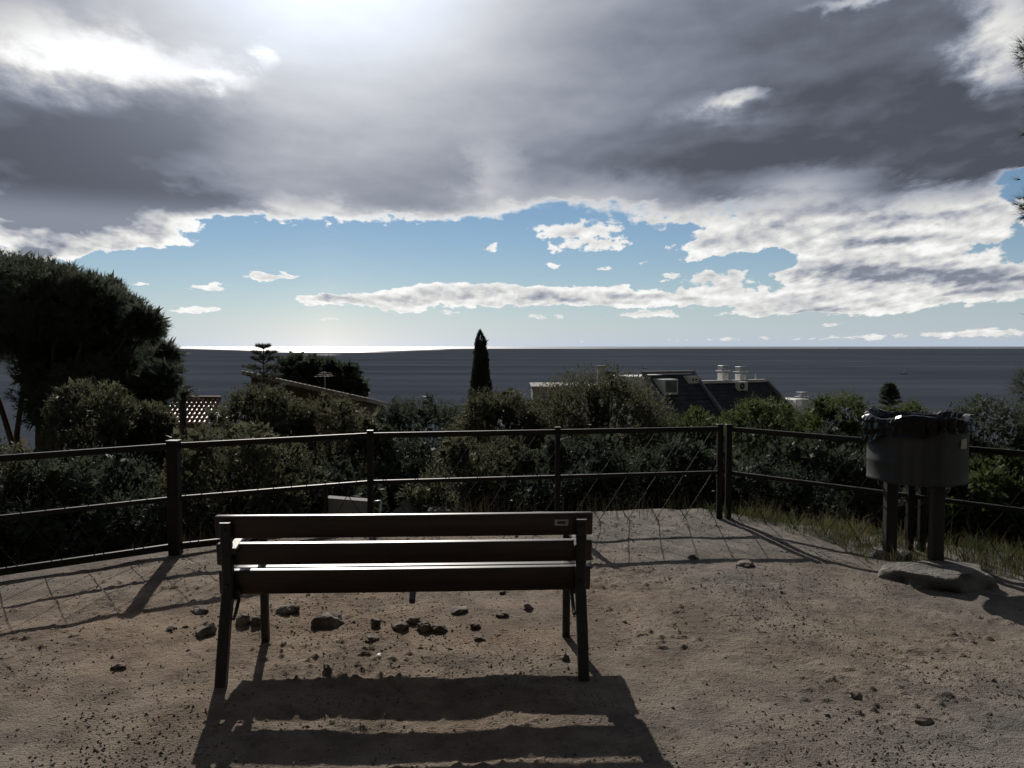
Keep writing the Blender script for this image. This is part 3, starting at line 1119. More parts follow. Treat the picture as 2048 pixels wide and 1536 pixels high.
# ------------------------------------------------------------------ trees and shrubs
def leaf_cloud(P, Nrm, L, W, seed, up=.35, spread=.7, needles=0):
    """one rhombic leaf (or a tuft of needles) at each point"""
    r = np.random.default_rng(seed)
    if needles:
        P = np.repeat(P, needles, 0)
        Nrm = np.repeat(Nrm, needles, 0)
    n_ = len(P)
    d = Nrm + np.array([0, 0, up]) + r.normal(0, spread, (n_, 3))
    d /= np.linalg.norm(d, axis=1)[:, None] + 1e-9
    s = np.cross(d, r.normal(0, 1, (n_, 3)))
    s /= np.linalg.norm(s, axis=1)[:, None] + 1e-9
    l = (L * r.uniform(.45, 1.6, n_))[:, None]
    w = (W * r.uniform(.7, 1.3, n_))[:, None]
    k = (np.arange(n_))[:, None]
    if needles:
        V_ = np.stack([P - s * w * .5, P + s * w * .5, P + d * l], 1).reshape(-1, 3)
        return V_, k * 3 + np.array([[0, 1, 2]])
    V_ = np.stack([P, P + d * l * .5 + s * w * .5, P + d * l, P + d * l * .5 - s * w * .5], 1).reshape(-1, 3)
    return V_, k * 4 + np.array([[0, 1, 2, 3]])


def lobes_points(lobes, n_, seed, shell=(.72, 1.04), bumpy=.16):
    r = np.random.default_rng(seed)
    lob = np.array(lobes)
    area = (lob[:, 3] * lob[:, 5])
    pick = r.choice(len(lob), n_, p=area / area.sum())
    d = r.normal(0, 1, (n_, 3))
    d /= np.linalg.norm(d, axis=1)[:, None]
    rr = r.uniform(shell[0], shell[1], n_)
    # twiggy bumps that depend on the direction on each lobe
    b = vnoise(d[:, 0] * 3.5 + pick * 7.3, d[:, 1] * 3.5 + d[:, 2] * 4.1 + pick * 3.1, seed) * 2 * bumpy
    rr = rr * (1 + b)
    P = lob[pick, :3] + d * lob[pick, 3:6] * rr[:, None]
    # drop points deep inside other lobes
    keep = np.ones(n_, bool)
    for k in range(len(lob)):
        q = (P - lob[k, :3]) / lob[k, 3:6]
        keep &= ((q * q).sum(1) > .40) | (pick == k)
    return P[keep], d[keep]


def limb_mesh(base, tips, r0, seed, lean=(0, 0)):
    r = np.random.default_rng(seed)
    mb_ = MB()
    base = Vector(base)
    top = max(t[2] for t in tips)
    fork = Vector((base.x + lean[0], base.y + lean[1], base.z + (top - base.z) * .35))
    mid = (base + fork) / 2 + Vector((r.normal(0, .03), r.normal(0, .03), 0)) * (top - base.z)
    mb_.tube([base, base + (mid - base) * .3, mid, fork], [r0 * 1.25, r0, r0 * .85, r0 * .72], 9)
    for t in tips:
        t = Vector(t)
        m1 = fork + (t - fork) * .45 + Vector((r.normal(0, .05), r.normal(0, .05), r.normal(0, .04))) * (t - fork).length
        mb_.tube([fork - Vector((0, 0, r0 * .4)), m1, t], [r0 * .5, r0 * .32, r0 * .1], 6)
    return mb_


def tree(name, label, cat, px0, px1, pytop, Y, mat, seed, group=None, needles=0, L=.055, W=.018, n_=9000, nl=9, depth=1.0, crown_h=None, trunk=.09, sink=.2, dome=.0):
    """a shrub or small tree whose top and width are read off the photograph at distance Y"""
    r = np.random.default_rng(seed)
    wid_ = (px1 - px0) * .15
    px0, px1 = px0 - wid_, px1 + wid_
    cx = (at_dist(px0, 768, Y).x + at_dist(px1, 768, Y).x) / 2
    hw = (px1 - px0) / 2 / F * Y
    ztop = at_dist(1024, pytop, Y).z
    zb = gz(cx, Y)
    ch = crown_h if crown_h else max(ztop - zb - sink, .8)
    lob = []
    H_ = ztop - zb
    zc = H_ - ch * .5
    for k in range(nl * 2):
        a = k * 2.399 + r.uniform(-.4, .4)
        sz = r.uniform(-.75, 1.0)                       # height on the outline
        rad = hw * r.uniform(.17, .36)
        pr = hw * math.sqrt(max(1 - sz * sz * .8, .08)) * r.uniform(.7, 1.12) - rad * .6
        lob.append([math.cos(a) * pr, math.sin(a) * pr * depth, zc + sz * (ch * .5 - rad * .7) * r.uniform(.82, 1.0), rad, rad, rad * r.uniform(.8, 1.15)])
    for k in range(nl // 2):                            # upright sprigs
        a = r.uniform(0, 6.28)
        pr = hw * r.uniform(.1, .75)
        rad = hw * r.uniform(.07, .13)
        lob.append([math.cos(a) * pr, math.sin(a) * pr, H_ - (pr / hw) ** 2 * ch * .22 - rad * r.uniform(1.0, 2.5), rad, rad, rad * 2.2])
    lob.append([0, 0, zc - ch * .03, hw * .84, hw * .84, ch * .45])
    if dome:
        lob += [[0, 0, H_ - hw * dome * .80, hw * dome, hw * dome, hw * dome * .78]] * (4 if dome > .9 else 2)   # repeated: more leaves there
    root = empty(name, (cx, Y, zb))
    tag(root, label, cat, group)
    P, N_ = lobes_points(lob, n_, seed)
    V1, F1 = leaf_cloud(P, N_, L, W, seed + 1, needles=needles)
    # coarser foliage inside keeps the crown from being see-through
    Pi, Ni = lobes_points(lob, n_ // 4, seed + 2, (.1, .74))
    V2, F2 = leaf_cloud(Pi, Ni, L * 2.4, W * 6.0, seed + 3, up=0, spread=1.2, needles=1 if needles else 0)
    link_np('crown', np.concatenate([V1, V2]), np.concatenate([F1, F2 + len(V1)]), mat, root)
    tips = [(l[0] * .9, l[1] * .9, l[2]) for l in lob[:-1]]
    limb_mesh((0, 0, -.3), tips, trunk, seed).build('trunk', m_bark, root, True)
    return root


G1 = 'shrubs and small trees on the slope below the railing'
shr = [
    # px0, px1, top, Y, material, label
    (-260, 60, 858, 8.6, m_olive, 'shrub at the far left edge below the trunk of the big pine'),
    (85, 275, 764, 11.0, m_olive, 'rounded olive green shrub in front of the big pine, tallest at the left'),
    (235, 350, 806, 11.6, m_olive, 'olive green shrub right of the rounded one, below the palm'),
    (430, 610, 772, 12.2, m_olive, 'broad olive green shrub hiding the left wall of the brick house'),
    (560, 745, 792, 12.6, m_olive, 'olive green shrub below the low end of the brick house roof'),
    (735, 945, 794, 15.0, m_darkleaf, 'dark green tree left of the cypress with open sea behind it'),
    (905, 1090, 778, 12.4, m_olive, 'grey green bush at the foot of the cypress'),
    (1080, 1315, 742, 12.6, m_olive, 'tall yellowish bush left of the slate roofed house, highest of the bushes'),
    (1285, 1470, 822, 12.6, m_green, 'low bush in front of the slate roof, between the tall bush and the railing corner'),
    (1440, 1620, 792, 15.0, m_green, 'bright green bush in front of the right end of the slate roof'),
    (1600, 1765, 784, 14.0, m_green, 'green bush between the slate roofed house and the litter bin'),
    (1735, 1890, 806, 15.5, m_green, 'green bush showing just above the litter bin'),
    (1880, 2075, 795, 14.5, m_darkleaf, 'dark round bush right of the litter bin'),
]
for i, (a, c2, t, Y, m, lab) in enumerate(shr):
    tree('shrub', lab, 'shrub', a, c2, t, Y, m, 300 + i * 11, G1, n_=46000 if t == 742 else 26000, nl=16, L=.052, W=.016, trunk=.07, dome=.95 if t == 742 else .70)
low = [
    (30, 330, 905, 9.0, m_darkleaf, 'dark shrub behind the left railing with its bare trunk showing'),
    (330, 600, 838, 9.8, m_olive, 'shrub with small pale leaves behind the railing right of the thick post'),
    (560, 760, 930, 10.6, m_darkleaf, 'dark shrub behind the railing above the left part of the bench'),
    (850, 1090, 862, 10.2, m_olive, 'leafy shrub behind the middle of the railing below the cypress'),
    (1050, 1290, 872, 9.8, m_darkleaf, 'dark shrub behind the railing above the right end of the bench'),
    (1250, 1500, 880, 10.4, m_darkleaf, 'dark shrub behind the double post at the railing corner'),
    (1470, 1720, 876, 9.6, m_darkleaf, 'dark shrub behind the right railing, left of the litter bin'),
    (1690, 1950, 890, 9.4, m_darkleaf, 'dark shrub straight behind the litter bin'),
    (1925, 2130, 905, 8.6, m_green, 'light green shrub behind the railing at the right edge'),
    (690, 860, 842, 13.0, m_darkleaf, 'dark shrub filling the dip between the brick house and the cypress'),
    (1560, 1720, 850, 12.0, m_darkleaf, 'dark shrub in the gap between the green bushes right of the railing corner'),
]
for i, (a, c2, t, Y, m, lab) in enumerate(low):
    tree('shrub', lab, 'shrub', a, c2, t, Y, m, 600 + i * 13, G1, n_=19000, nl=14, L=.048, W=.015, trunk=.05, sink=.05 if i else .75)


# big pine at the left
def big_pine():
    Y = 15.0
    root_x = at_dist(42, 768, Y).x
    zb = gz(root_x, Y)
    root = empty('pine_tree', (root_x, Y, zb))
    tag(root, 'big dark pine tree rising above the horizon at the left edge', 'tree')
    spec = [(20, 590, 95), (-60, 640, 110), (110, 605, 85), (185, 620, 75), (75, 570, 70), (150, 690, 90), (225, 690, 70), (285, 680, 45), (300, 650, 30), (318, 730, 38), (255, 755, 70),
            (100, 740, 70), (190, 790, 80), (-80, 560, 90), (285, 790, 55), (-40, 690, 60), (210, 585, 38), (130, 560, 34), (30, 545, 40), (335, 705, 22), (250, 630, 45), (215, 840, 70), (280, 640, 32), (320, 760, 40), (130, 800, 80), (60, 660, 80), (240, 810, 60), (170, 580, 40), (345, 725, 12)]
    r = np.random.default_rng(55)
    lob = []
    for (px, py, rp) in spec:
        q = at_dist(px, py, Y + r.uniform(-1.1, 1.1))
        rad = rp / F * Y
        lob.append([q.x - root_x, q.y - Y, q.z - zb, rad, rad, rad * .82])
    P, N_ = lobes_points(lob, 26000, 8, (.70, 1.02), .22)
    V1, F1 = leaf_cloud(P, N_, .10, .012, 9, up=.45, spread=.65, needles=9)
    Pi, Ni = lobes_points(lob, 22000, 10, (.1, .74))
    V2, F2 = leaf_cloud(Pi, Ni, .22, .14, 11, up=0, spread=1.2, needles=1)
    link_np('crown', np.concatenate([V1, V2]), np.concatenate([F1, F2 + len(V1)]), m_pine, root)
    tips = [tuple(l[:3]) for l in lob]
    limb_mesh((0, 0, -.4), tips, .16, 12, lean=(.25, 0)).build('trunk', m_bark, root, True)


big_pine()


# pine at the right edge, mostly outside the frame
def right_pine():
    Y = 7.6
    root_x = 7.3
    zb = gz(root_x, Y)
    root = empty('pine_tree', (root_x, Y, zb))
    tag(root, 'pine tree at the right edge with only its branch tips in the picture', 'tree')
    lob = []
    for (px, py, rp, dy) in [(2092, 105, 52, 0), (2088, 415, 46, .1), (2100, 250, 40, .4), (2180, 180, 110, .2), (2200, 340, 120, -.2), (2070, 770, 44, .2), (2210, 640, 120, .3), (2220, 500, 120, 0), (2115, 830, 70, .3), (2230, 60, 120, .1)]:
        q = at_dist(px, py, Y + dy)
        rad = rp / F * Y
        lob.append([q.x - root_x, q.y - Y, q.z - zb, rad, rad, rad * .8])
    P, N_ = lobes_points(lob, 4200, 18, (.5, 1.0), .3)
    V1, F1 = leaf_cloud(P, N_, .10, .0045, 19, up=.3, spread=.5, needles=14)
    link_np('crown', V1, F1, m_pine, root)
    tips = [tuple(l[:3]) for l in lob]
    limb_mesh((0, 0, -.4), tips, .14, 22).build('trunk', m_bark, root, True)


right_pine()


# cypress
def cypress():
    Y = 35.0
    c0 = at_dist(967, 768, Y)
    zt = at_dist(960, 662, Y).z
    zb = gz(c0.x, Y)
    root = empty('cypress_tree', (c0.x, Y, zb))
    tag(root, 'tall narrow dark cypress standing against the sea in the middle', 'tree')
    H = zt - zb
    r = np.random.default_rng(4)
    n_ = 11000
    t = r.random(n_) ** .8
    a = r.uniform(0, 6.28, n_)
    # outline: widths read off the photograph, from the tip down
    drop = np.array([0, 6, 20, 45, 100, 150, 330]) / F * Y / H
    wid = np.array([0, 4, 10, 13, 20, 27, 24]) / F * Y
    rad = np.interp(t, drop, wid)
    rr = rad * r.uniform(.75, 1.05, n_) * (1 + vnoise(a * 2.2, t * 40, 3) * .35)
    lean = -(1 - t) * .14
    P = np.stack([np.cos(a) * rr + lean, np.sin(a) * rr, H * (1 - t)], -1)
    N_ = np.stack([np.cos(a) * .5, np.sin(a) * .5, np.full(n_, 1.2)], -1)
    V_, F_ = leaf_cloud(P, N_, .09, .04, 5, up=.6, spread=.3, needles=4)
    Pi = np.stack([np.cos(a) * rad * .5 + lean, np.sin(a) * rad * .5, H * (1 - t) - .05], -1)[:4000]
    keep_ = t[:4000] > .05
    V2, F2 = leaf_cloud(Pi[keep_], N_[:4000][keep_], .25, .25, 6, up=.6, spread=.6, needles=1)
    link_np('crown', np.concatenate([V_, V2]), np.concatenate([F_, F2 + len(V_)]), m_cypress, root)
    MB().tube([(0, 0, -.4), (0, 0, H * .5), (-.1, 0, H * .95)], [.16, .1, .02], 8).build('trunk', m_bark, root, True)


cypress()


def norfolk(px, pytop, Y, tiers, label, seed, s=1.0, mat=None):
    q = at_dist(px, pytop, Y)
    zb = gz(q.x, Y)
    root = empty('norfolk_pine', (q.x, Y, zb))
    tag(root, label, 'tree')
    H = q.z - zb
    r = np.random.default_rng(seed)
    br = MB().tube([(0, 0, -.4), (0, 0, H * .6), (0, 0, H)], [.11, .08, .02], 7)
    Ps, Ns = [], []
    for (dpx, wpx) in tiers:
        z = H - dpx / F * Y
        w = wpx / F * Y
        nb_ = 7
        a0 = r.uniform(0, 1)
        for k in range(nb_):
            a = a0 + k * 2 * math.pi / nb_ + r.uniform(-.2, .2)
            L = w * r.uniform(.8, 1.08)
            p0, p1, p2 = Vector((0, 0, z - L * .38)), Vector((math.cos(a) * L * .6, math.sin(a) * L * .6, z - L * .1)), Vector((math.cos(a) * L, math.sin(a) * L, z + L * .06))
            br.tube([p0, p1, p2], [.028, .018, .008], 5)
            m_ = 26
            t = r.uniform(.45, 1, m_)
            c3 = np.array([[*(p0 + (p2 - p0) * float(tt))] for tt in t])
            c3[:, 2] += np.sin(t * 3.1) * L * .03
            side = np.array([-math.sin(a), math.cos(a), 0])
            c3 += side[None] * (r.normal(0, .10, m_) * L)[:, None]
            Ps.append(c3)
            Ns.append(np.tile(np.array([math.cos(a) * .6, math.sin(a) * .6, .5]), (m_, 1)))
    P, N_ = np.concatenate(Ps), np.concatenate(Ns)
    V_, F_ = leaf_cloud(P, N_, .17 * s, .035 * s, seed + 1, up=.2, spread=.7, needles=6)
    link_np('crown', V_, F_, mat or m_cypress, root)
    br.build('trunk', m_bark, root, True)


norfolk(527, 689, 45.0, [(4, 13), (16, 26), (27, 31), (45, 38), (62, 40), (82, 44)], 'norfolk pine with flat open tiers of branches in front of the brick house roof', 31)
norfolk(1779, 769, 40.0, [(2, 7), (8, 12), (14, 14), (20, 16), (27, 19), (36, 22), (50, 26)], 'small dark conifer rising above the bushes left of the litter bin', 37, .9)


def palm():
    Y = 30.0
    q = at_dist(365, 800, Y)
    zb = gz(q.x, Y)
    root = empty('palm_tree', (q.x, Y, zb))
    tag(root, 'small palm with glinting fronds beside the tiled roof', 'tree')
    H = q.z - zb + .15
    MB().tube([(0, 0, -.4), (.05, 0, H * .5), (0, 0, H)], [.17, .14, .13], 9).build('trunk', m_bark, root, True)
    r = np.random.default_rng(3)
    mb_ = MB()
    for k in range(34):
        a = k * 2.4
        e = r.uniform(.1, 1.25)
        L = r.uniform(.65, .9)
        pts = []
        for j in range(7):
            t = j / 6
            rr = L * t * math.cos(e) + .02
            zz = L * t * math.sin(e) - L * t * t * (.62 * math.cos(e) + .1)
            pts.append(Vector((math.cos(a) * rr, math.sin(a) * rr, H + zz)))
        mb_.tube(pts, [.014, .012, .01, .009, .007, .005, .002], 4)
        sd = Vector((-math.sin(a), math.cos(a), 0))
        for j in range(1, 25):
            t = j / 25
            i = min(int(t * 6), 5)
            p = pts[i] + (pts[i + 1] - pts[i]) * (t * 6 - i)
            d = (pts[i + 1] - pts[i]).normalized()
            for sg in (-1, 1):
                tip = p + sd * sg * .19 * (1 - .5 * t) + d * .1 - Vector((0, 0, .05))
                n0 = len(mb_.v)
                mb_.v += [p - d * .009, p + d * .009, tip]
                mb_.f.append((n0, n0 + 1, n0 + 2))
    mb_.build('fronds', m_darkleaf, root)


palm()
tree('pine_tree', 'bushy tree behind the roof of the brick house, left of a pair', 'tree', 545, 665, 713, 72.0, m_darkleaf, 901, 'trees behind the brick house', n_=14000, nl=12, L=.30, W=.09, trunk=.2, crown_h=5.5)
tree('pine_tree', 'bushy tree behind the low end of the brick house roof, right of a pair', 'tree', 640, 718, 724, 70.0, m_darkleaf, 923, 'trees behind the brick house', n_=11000, nl=10, L=.30, W=.09, trunk=.2, crown_h=5.0)

# ------------------------------------------------------------------ houses
m_brick, b = material('brick', (0.17, 0.085, 0.06), .9, .2)
bt = X.nt.nodes.new('ShaderNodeTexBrick')
v = obj_coord()
X.nt.links.new(stretch(v, (1, 0, 0)), bt.inputs['Vector'])
cm = X.nt.nodes.new('ShaderNodeSeparateXYZ')
X.nt.links.new(v, cm.inputs[0])
X.nt.links.new(vec(X(cm.outputs[0]) + X(cm.outputs[1]), X(cm.outputs[2])), bt.inputs['Vector'])
bt.inputs['Scale'].default_value = 4.0
bt.inputs['Color1'].default_value = (.085, .046, .036, 1)
bt.inputs['Color2'].default_value = (.11, .062, .048, 1)
bt.inputs['Mortar'].default_value = (.12, .10, .09, 1)
bt.inputs['Mortar Size'].default_value = .015
X.nt.links.new(bt.outputs['Color'], b.inputs['Base Color'])
m_roofedge = varied('roof_edge', (0.20, 0.16, 0.14), (0.30, 0.25, 0.22), 2.0, .7, .3)
m_roofred = varied('roof_tile', (0.14, 0.07, 0.05), (0.21, 0.11, 0.08), 3.0, .55, .4)
m_slate = varied('slate', (0.028, 0.030, 0.036), (0.050, 0.050, 0.056), 1.2, .75, .25, 5, None, .3, .02)
m_white = varied('white_render', (0.62, 0.61, 0.59), (0.74, 0.73, 0.71), 1.5, .8, .3, 5)
m_grey = varied('grey_render', (0.15, 0.15, 0.15), (0.21, 0.205, 0.20), 1.5, .85, .25, 5)
m_dark, _ = material('dark_opening', (0.02, 0.022, 0.026), .3, .5)
m_metal, _ = material('pale_metal', (0.45, 0.46, 0.47), .4, .5, .3)

# brick house with one long sloping roof
Y = 55.0
L0, L1 = at_dist(492, 742, Y), at_dist(738, 796, Y)
hz0 = gz(-14, Y) - 1.0
bh = empty('brick_house', (L0.x, Y, hz0))
tag(bh, 'brown brick house with one long roof sloping down to the right', 'house')
wd = L1.x - L0.x
zA, zB = L0.z - hz0, L1.z - hz0
sl_ = (zB - zA) / wd
wall = MB().prism([(.35, 0), (wd - .35, 0), (wd - .35, zA + sl_ * (wd - .35) - .22), (.35, zA + sl_ * .35 - .22)], 0.0, 9.0)
wo_ = wall.build('wall', m_brick, bh)
for v_ in wo_.data.vertices:
    if v_.co.z > .1:
        v_.co.z -= (v_.co.y + .7) * .11
rf = MB().prism([(0, zA), (wd, zB), (wd, zB - .2), (0, zA - .2)], -.7, 9.6).build('roof', m_roofred, bh)
for v_ in rf.data.vertices:          # the roof falls away from the viewer as well
    v_.co.z -= (v_.co.y + .7) * .11
MB().prism([(-.03, zA + .05), (wd + .03, zB + .05), (wd + .03, zB - .24), (-.03, zA - .24)], -.78, -.703).build('fascia', m_roofedge, rf)
for k in range(26):     # tile courses seen edge-on along the verge
    t = (k + .5) / 26
    MB().tube([(wd * t, -.69, zA + (zB - zA) * t + .02), (wd * t, 9.5, zA + (zB - zA) * t + .02 - 1.12)], .075, 6).build('roof_tile', m_roofred, rf)
def window(parent, x, z, w, h, y, frame=m_white, pane=m_dark):
    f = MB()
    for (cx_, cz_, ww, hh_) in ((0, h / 2 - .04, w, .08), (0, -h / 2 + .04, w, .08), (-w / 2 + .04, 0, .08, h - .16), (w / 2 - .04, 0, .08, h - .16)):
        f.box((cx_, 0, cz_), (ww, .1, hh_))
    o_ = f.build('window', frame, parent, loc=(x, y - .052, z))
    MB().box((0, .02, 0), (w - .16, .03, h - .16)).build('pane', pane, o_)
    return o_
wp = at_dist(652, 797, Y)
window(bh, wp.x - L0.x, wp.z - hz0, .62, .5, 0, m_grey, m_white)
# tv aerial on the roof
ap = at_dist(650, 770, Y + 3)
aer = MB().tube([(0, 0, 0), (0, 0, 1.3)], .03, 6)
for zz, wv in ((.95, .75), (1.08, .6), (1.2, .45)):
    aer.bar((-wv, 0, zz), (wv, 0, zz + .04), .03, .03)
tx = ap.x - L0.x
aer.build('aerial', m_metal, bh, loc=(tx, 3.0, zA + sl_ * tx - .4))

# low house with a barrel tile roof, beside the palm
Y = 34.0
q0, q1 = at_dist(345, 796, Y), at_dist(440, 796, Y)
zb = gz(q0.x, Y) - .5
th = empty('tiled_house', (q0.x, Y, zb))
tag(th, 'low house with glinting barrel roof tiles beside the palm', 'house')
wd2 = q1.x - q0.x
ridge = q0.z - zb
MB().prism([(.1, 0), (wd2 - .1, 0), (wd2 - .1, ridge - .95), (.1, ridge - .95)], -1.3, 4).build('wall', m_white, th)
rt = MB().add([(0, .1, ridge - .04), (wd2, .1, ridge - .04), (wd2, -1.7, ridge - 1.0), (0, -1.7, ridge - 1.0), (0, .1, ridge - .16), (wd2, .1, ridge - .16), (wd2, -1.7, ridge - 1.12), (0, -1.7, ridge - 1.12), ],
              [(0, 3, 2, 1), (4, 5, 6, 7), (0, 1, 5, 4), (2, 3, 7, 6), (1, 2, 6, 5), (3, 0, 4, 7)]).build('roof', m_roofred, th)
tile_me = None
for i in range(10):
    for j in range(7):
        x = (i + .5) / 10 * wd2
        t0, t1 = j / 7, (j + 1.12) / 7
        if tile_me is None:
            pts = []
            m_ = MB()
            vs_, fs_ = [], []
            for jj, (yy, zz, rr) in enumerate(((0, 0, .068), (-.29, -.154, .082))):
                for k in range(7):
                    a = math.pi * k / 6
                    vs_.append((math.cos(a) * rr, yy, zz + math.sin(a) * rr))
                for k in range(7):
                    a = math.pi * k / 6
                    vs_.append((math.cos(a) * (rr - .015), yy, zz + math.sin(a) * (rr - .015)))
            for k in range(6):
                fs_ += [(k, k + 1, 15 + k, 14 + k), (7 + k + 1, 7 + k, 21 + k, 22 + k), (14 + k, 15 + k, 22 + k, 21 + k), (k + 1, k, 7 + k, 8 + k)]
            o_ = link('roof_tile', vs_, fs_, m_roofred, rt, True)
            tile_me = o_.data
        else:
            o_ = bpy.data.objects.new('roof_tile', tile_me)
            col.objects.link(o_)
            o_.parent = rt
        o_.location = (x, .1 - 1.8 * t0, ridge - .03 - .96 * t0)
MB().tube([(0, .1, ridge), (wd2, .1, ridge)], .09, 8).build('ridge_cap', m_roofred, rt)

# house with a steep slate roof and white chimneys
Y = 60.0
c0 = at_dist(1287, 748, Y)
zb = gz(c0.x, Y) - 1.5
PSI = 26
sh = empty('slate_house', (c0.x, Y, zb), R(PSI))
tag(sh, 'house with a steep dark slate roof and white chimneys right of centre', 'house')
zr = c0.z - zb               # ridge height of the left part
run, fall = 5.0, 4.2
LA, LB = 4.75, 7.3
# walls
MB().prism([(0.1, 0), (LA + LB - .2, 0), (LA + LB - .2, zr - fall - .05), (.1, zr - fall - .05)], -run + .3, 5).build('wall', m_white, sh)
MB().prism([(.06, zr - fall - .05), (LA - .06, zr - fall - .05), (LA - .06, zr - .25), (.06, zr - .25)], .25, 5).build('gable_wall', m_white, sh)


def roof_plane(name, x0, x1, zt, y_top, fall_, run_, mat, parent, th_=.16):
    vs_ = [(x0, y_top, zt), (x1, y_top, zt), (x1, y_top - run_, zt - fall_), (x0, y_top - run_, zt - fall_)]
    vs_ += [(x, y, z - th_) for x, y, z in vs_]
    return MB().add(vs_, [(0, 3, 2, 1), (4, 5, 6, 7), (0, 1, 5, 4), (2, 3, 7, 6), (1, 2, 6, 5), (3, 0, 4, 7)]).build(name, mat, parent)


k_ = fall / run
ra = roof_plane('roof', .18, LA - .18, zr - .08, 0, fall, run, m_slate, sh)
dB = .85
rb_ = roof_plane('roof', LA + .06, LA + LB, zr - dB, -.2, fall - dB + .1, (fall - dB + .1) / k_ * .95, m_slate, sh)
# slate courses as thin overlapping strips
for j in range(1, 14):
    t = j / 14
    MB().bar((.2, -run * t, zr - .08 - fall * t + .012), (LA - .2, -run * t, zr - .08 - fall * t + .012), .06, .02).build('slate_course', m_slate, ra)
    t2 = (fall - dB + .1)
    MB().bar((LA + .08, -.2 - t2 / k_ * .95 * t, zr - dB - t2 * t + .012), (LA + LB - .02, -.2 - t2 / k_ * .95 * t, zr - dB - t2 * t + .012), .06, .02).build('slate_course', m_slate, rb_)
# pale raised verges and the ridge capping
for x, nm in ((.06, 'verge'), (LA - .06, 'verge')):
    MB().bar((x, .05, zr + .02), (x, -run, zr - fall + .02), .22, .3).build(nm, m_grey, sh)
MB().bar((LA + LB + .06, -.15, zr - dB + .03), (LA + LB + .06, -run + .4, zr - fall + .1), .2, .28).build('verge', m_grey, sh)
MB().bar((-.05, .1, zr + .1), (LA + .05, .1, zr + .1), .4, .18).build('ridge_cap', m_grey, sh)
MB().bar((LA, 0, zr - dB + .12), (LA + LB - .1, 0, zr - dB + .12), .4, .26).build('ridge_cap', m_white, sh)
for k in range(40):
    x = LA + .2 + k * (LB - .4) / 39
    MB().tube([(x, -.2, zr - dB + .0), (x, -.33, zr - dB - .1)], .06, 6).build('ridge_tile', m_slate, rb_)
MB().prism([(LA + .05, 0), (LA + LB - .1, 0), (LA + LB - .1, zr - dB - .1), (LA + .05, zr - dB - .1)], .25, 5).build('rear_wall', m_white, sh)


def local(px, py, yl):
    """local (x, z) on the house for a photo pixel at local depth yl"""
    d = ray(px, py)
    Mi = (Matrix.Translation((c0.x, Y, zb)) @ Matrix.Rotation(R(PSI), 4, 'Z')).inverted()
    o_ = Mi @ Vector((0, 0, EYE))
    dd = Mi.to_3x3() @ d
    t = (yl - o_.y) / dd.y
    p = o_ + dd * t
    return p.x, p.z


# dormer box and the small white housing
x, z = local(1340, 774, -1.7)
dm = MB().box((0, 0, 0), (1.25, 1.7, 1.15), None, .02).build('dormer', m_white, sh, loc=(x, -1.0, z))
MB().box((0, -.855, .04), (1.0, .02, .85)).build('dormer_door', m_grey, dm)
MB().box((.42, -.875, -.1), (.05, .03, .16)).build('handle', m_dark, dm)
x, z = local(1387, 760, -.75)
hb = MB().box((0, 0, 0), (1.1, .7, .62), None, .02).build('vent_box', m_white, sh, loc=(x, -.45, z))
for dx_ in (-.08, .22):
    MB().tube([(dx_, -.35, .02), (dx_, -.37, .02)], .09, 10).build('vent_hole', m_dark, hb)


def chimney(px, py0, py1, yl, name='chimney', w=.62):
    x, zt_ = local(px, py0, yl)
    _, zl = local(px, py1, yl)
    h = zt_ - zl + .3
    o_ = MB().box((0, 0, -h / 2 - .42), (w, w, h - .42), None, .02).build(name, m_white, sh, loc=(x, yl, zt_))
    MB().box((0, 0, -.43), (w + .22, w + .22, .07), None, .01).build('collar', m_white, o_)
    for k in range(3):
        MB().box((0, 0, -.33 + k * .12), (w * .92, w * .92, .045)).build('louvre', m_metal, o_)
    for sx_ in (-1, 1):
        for sy_ in (-1, 1):
            MB().box((sx_ * w * .36, sy_ * w * .36, -.22), (.05, .05, .38)).build('louvre_post', m_metal, o_)
    MB().box((0, 0, -.02), (w, w, .05), None, .01).build('cover', m_metal, o_)
    return o_


chimney(1446, 731, 768, .9)
chimney(1481, 733, 774, .7)
# rear wing with a lower chimney at the right end
x, z = local(1600, 783, 2.2)
MB().box((0, 0, -3.2), (1.9, 2.6, 5.0), None, .02).build('rear_wing', m_white, sh, loc=(x + .1, 3.4, z))
chimney(1604, 784, 800, 1.4, w=.7)
# air conditioner
x, z = local(1483, 772, -.75)
ac = MB().box((0, 0, 0), (.95, .4, .68), None, .02).build('air_conditioner', m_white, sh, loc=(x, -.75, z))
MB().tube([(-.1, -.2, 0), (-.1, -.215, 0)], .26, 20).build('fan_grille', m_dark, ac)
MB().tube([(-.1, -.214, 0), (-.1, -.225, 0)], .07, 12).build('fan_hub', m_metal, ac)
for dx_ in (-.35, .35):
    MB().box((dx_, 0, -.42), (.05, .38, .18)).build('bracket', m_metal, ac)
MB().tube([(0, 0, 0), (0, 0, .55)], [.06, .04], 8).build('vent_pipe', m_metal, sh, loc=(local(1511, 758, .4)[0], .4, zr - dB + .15))

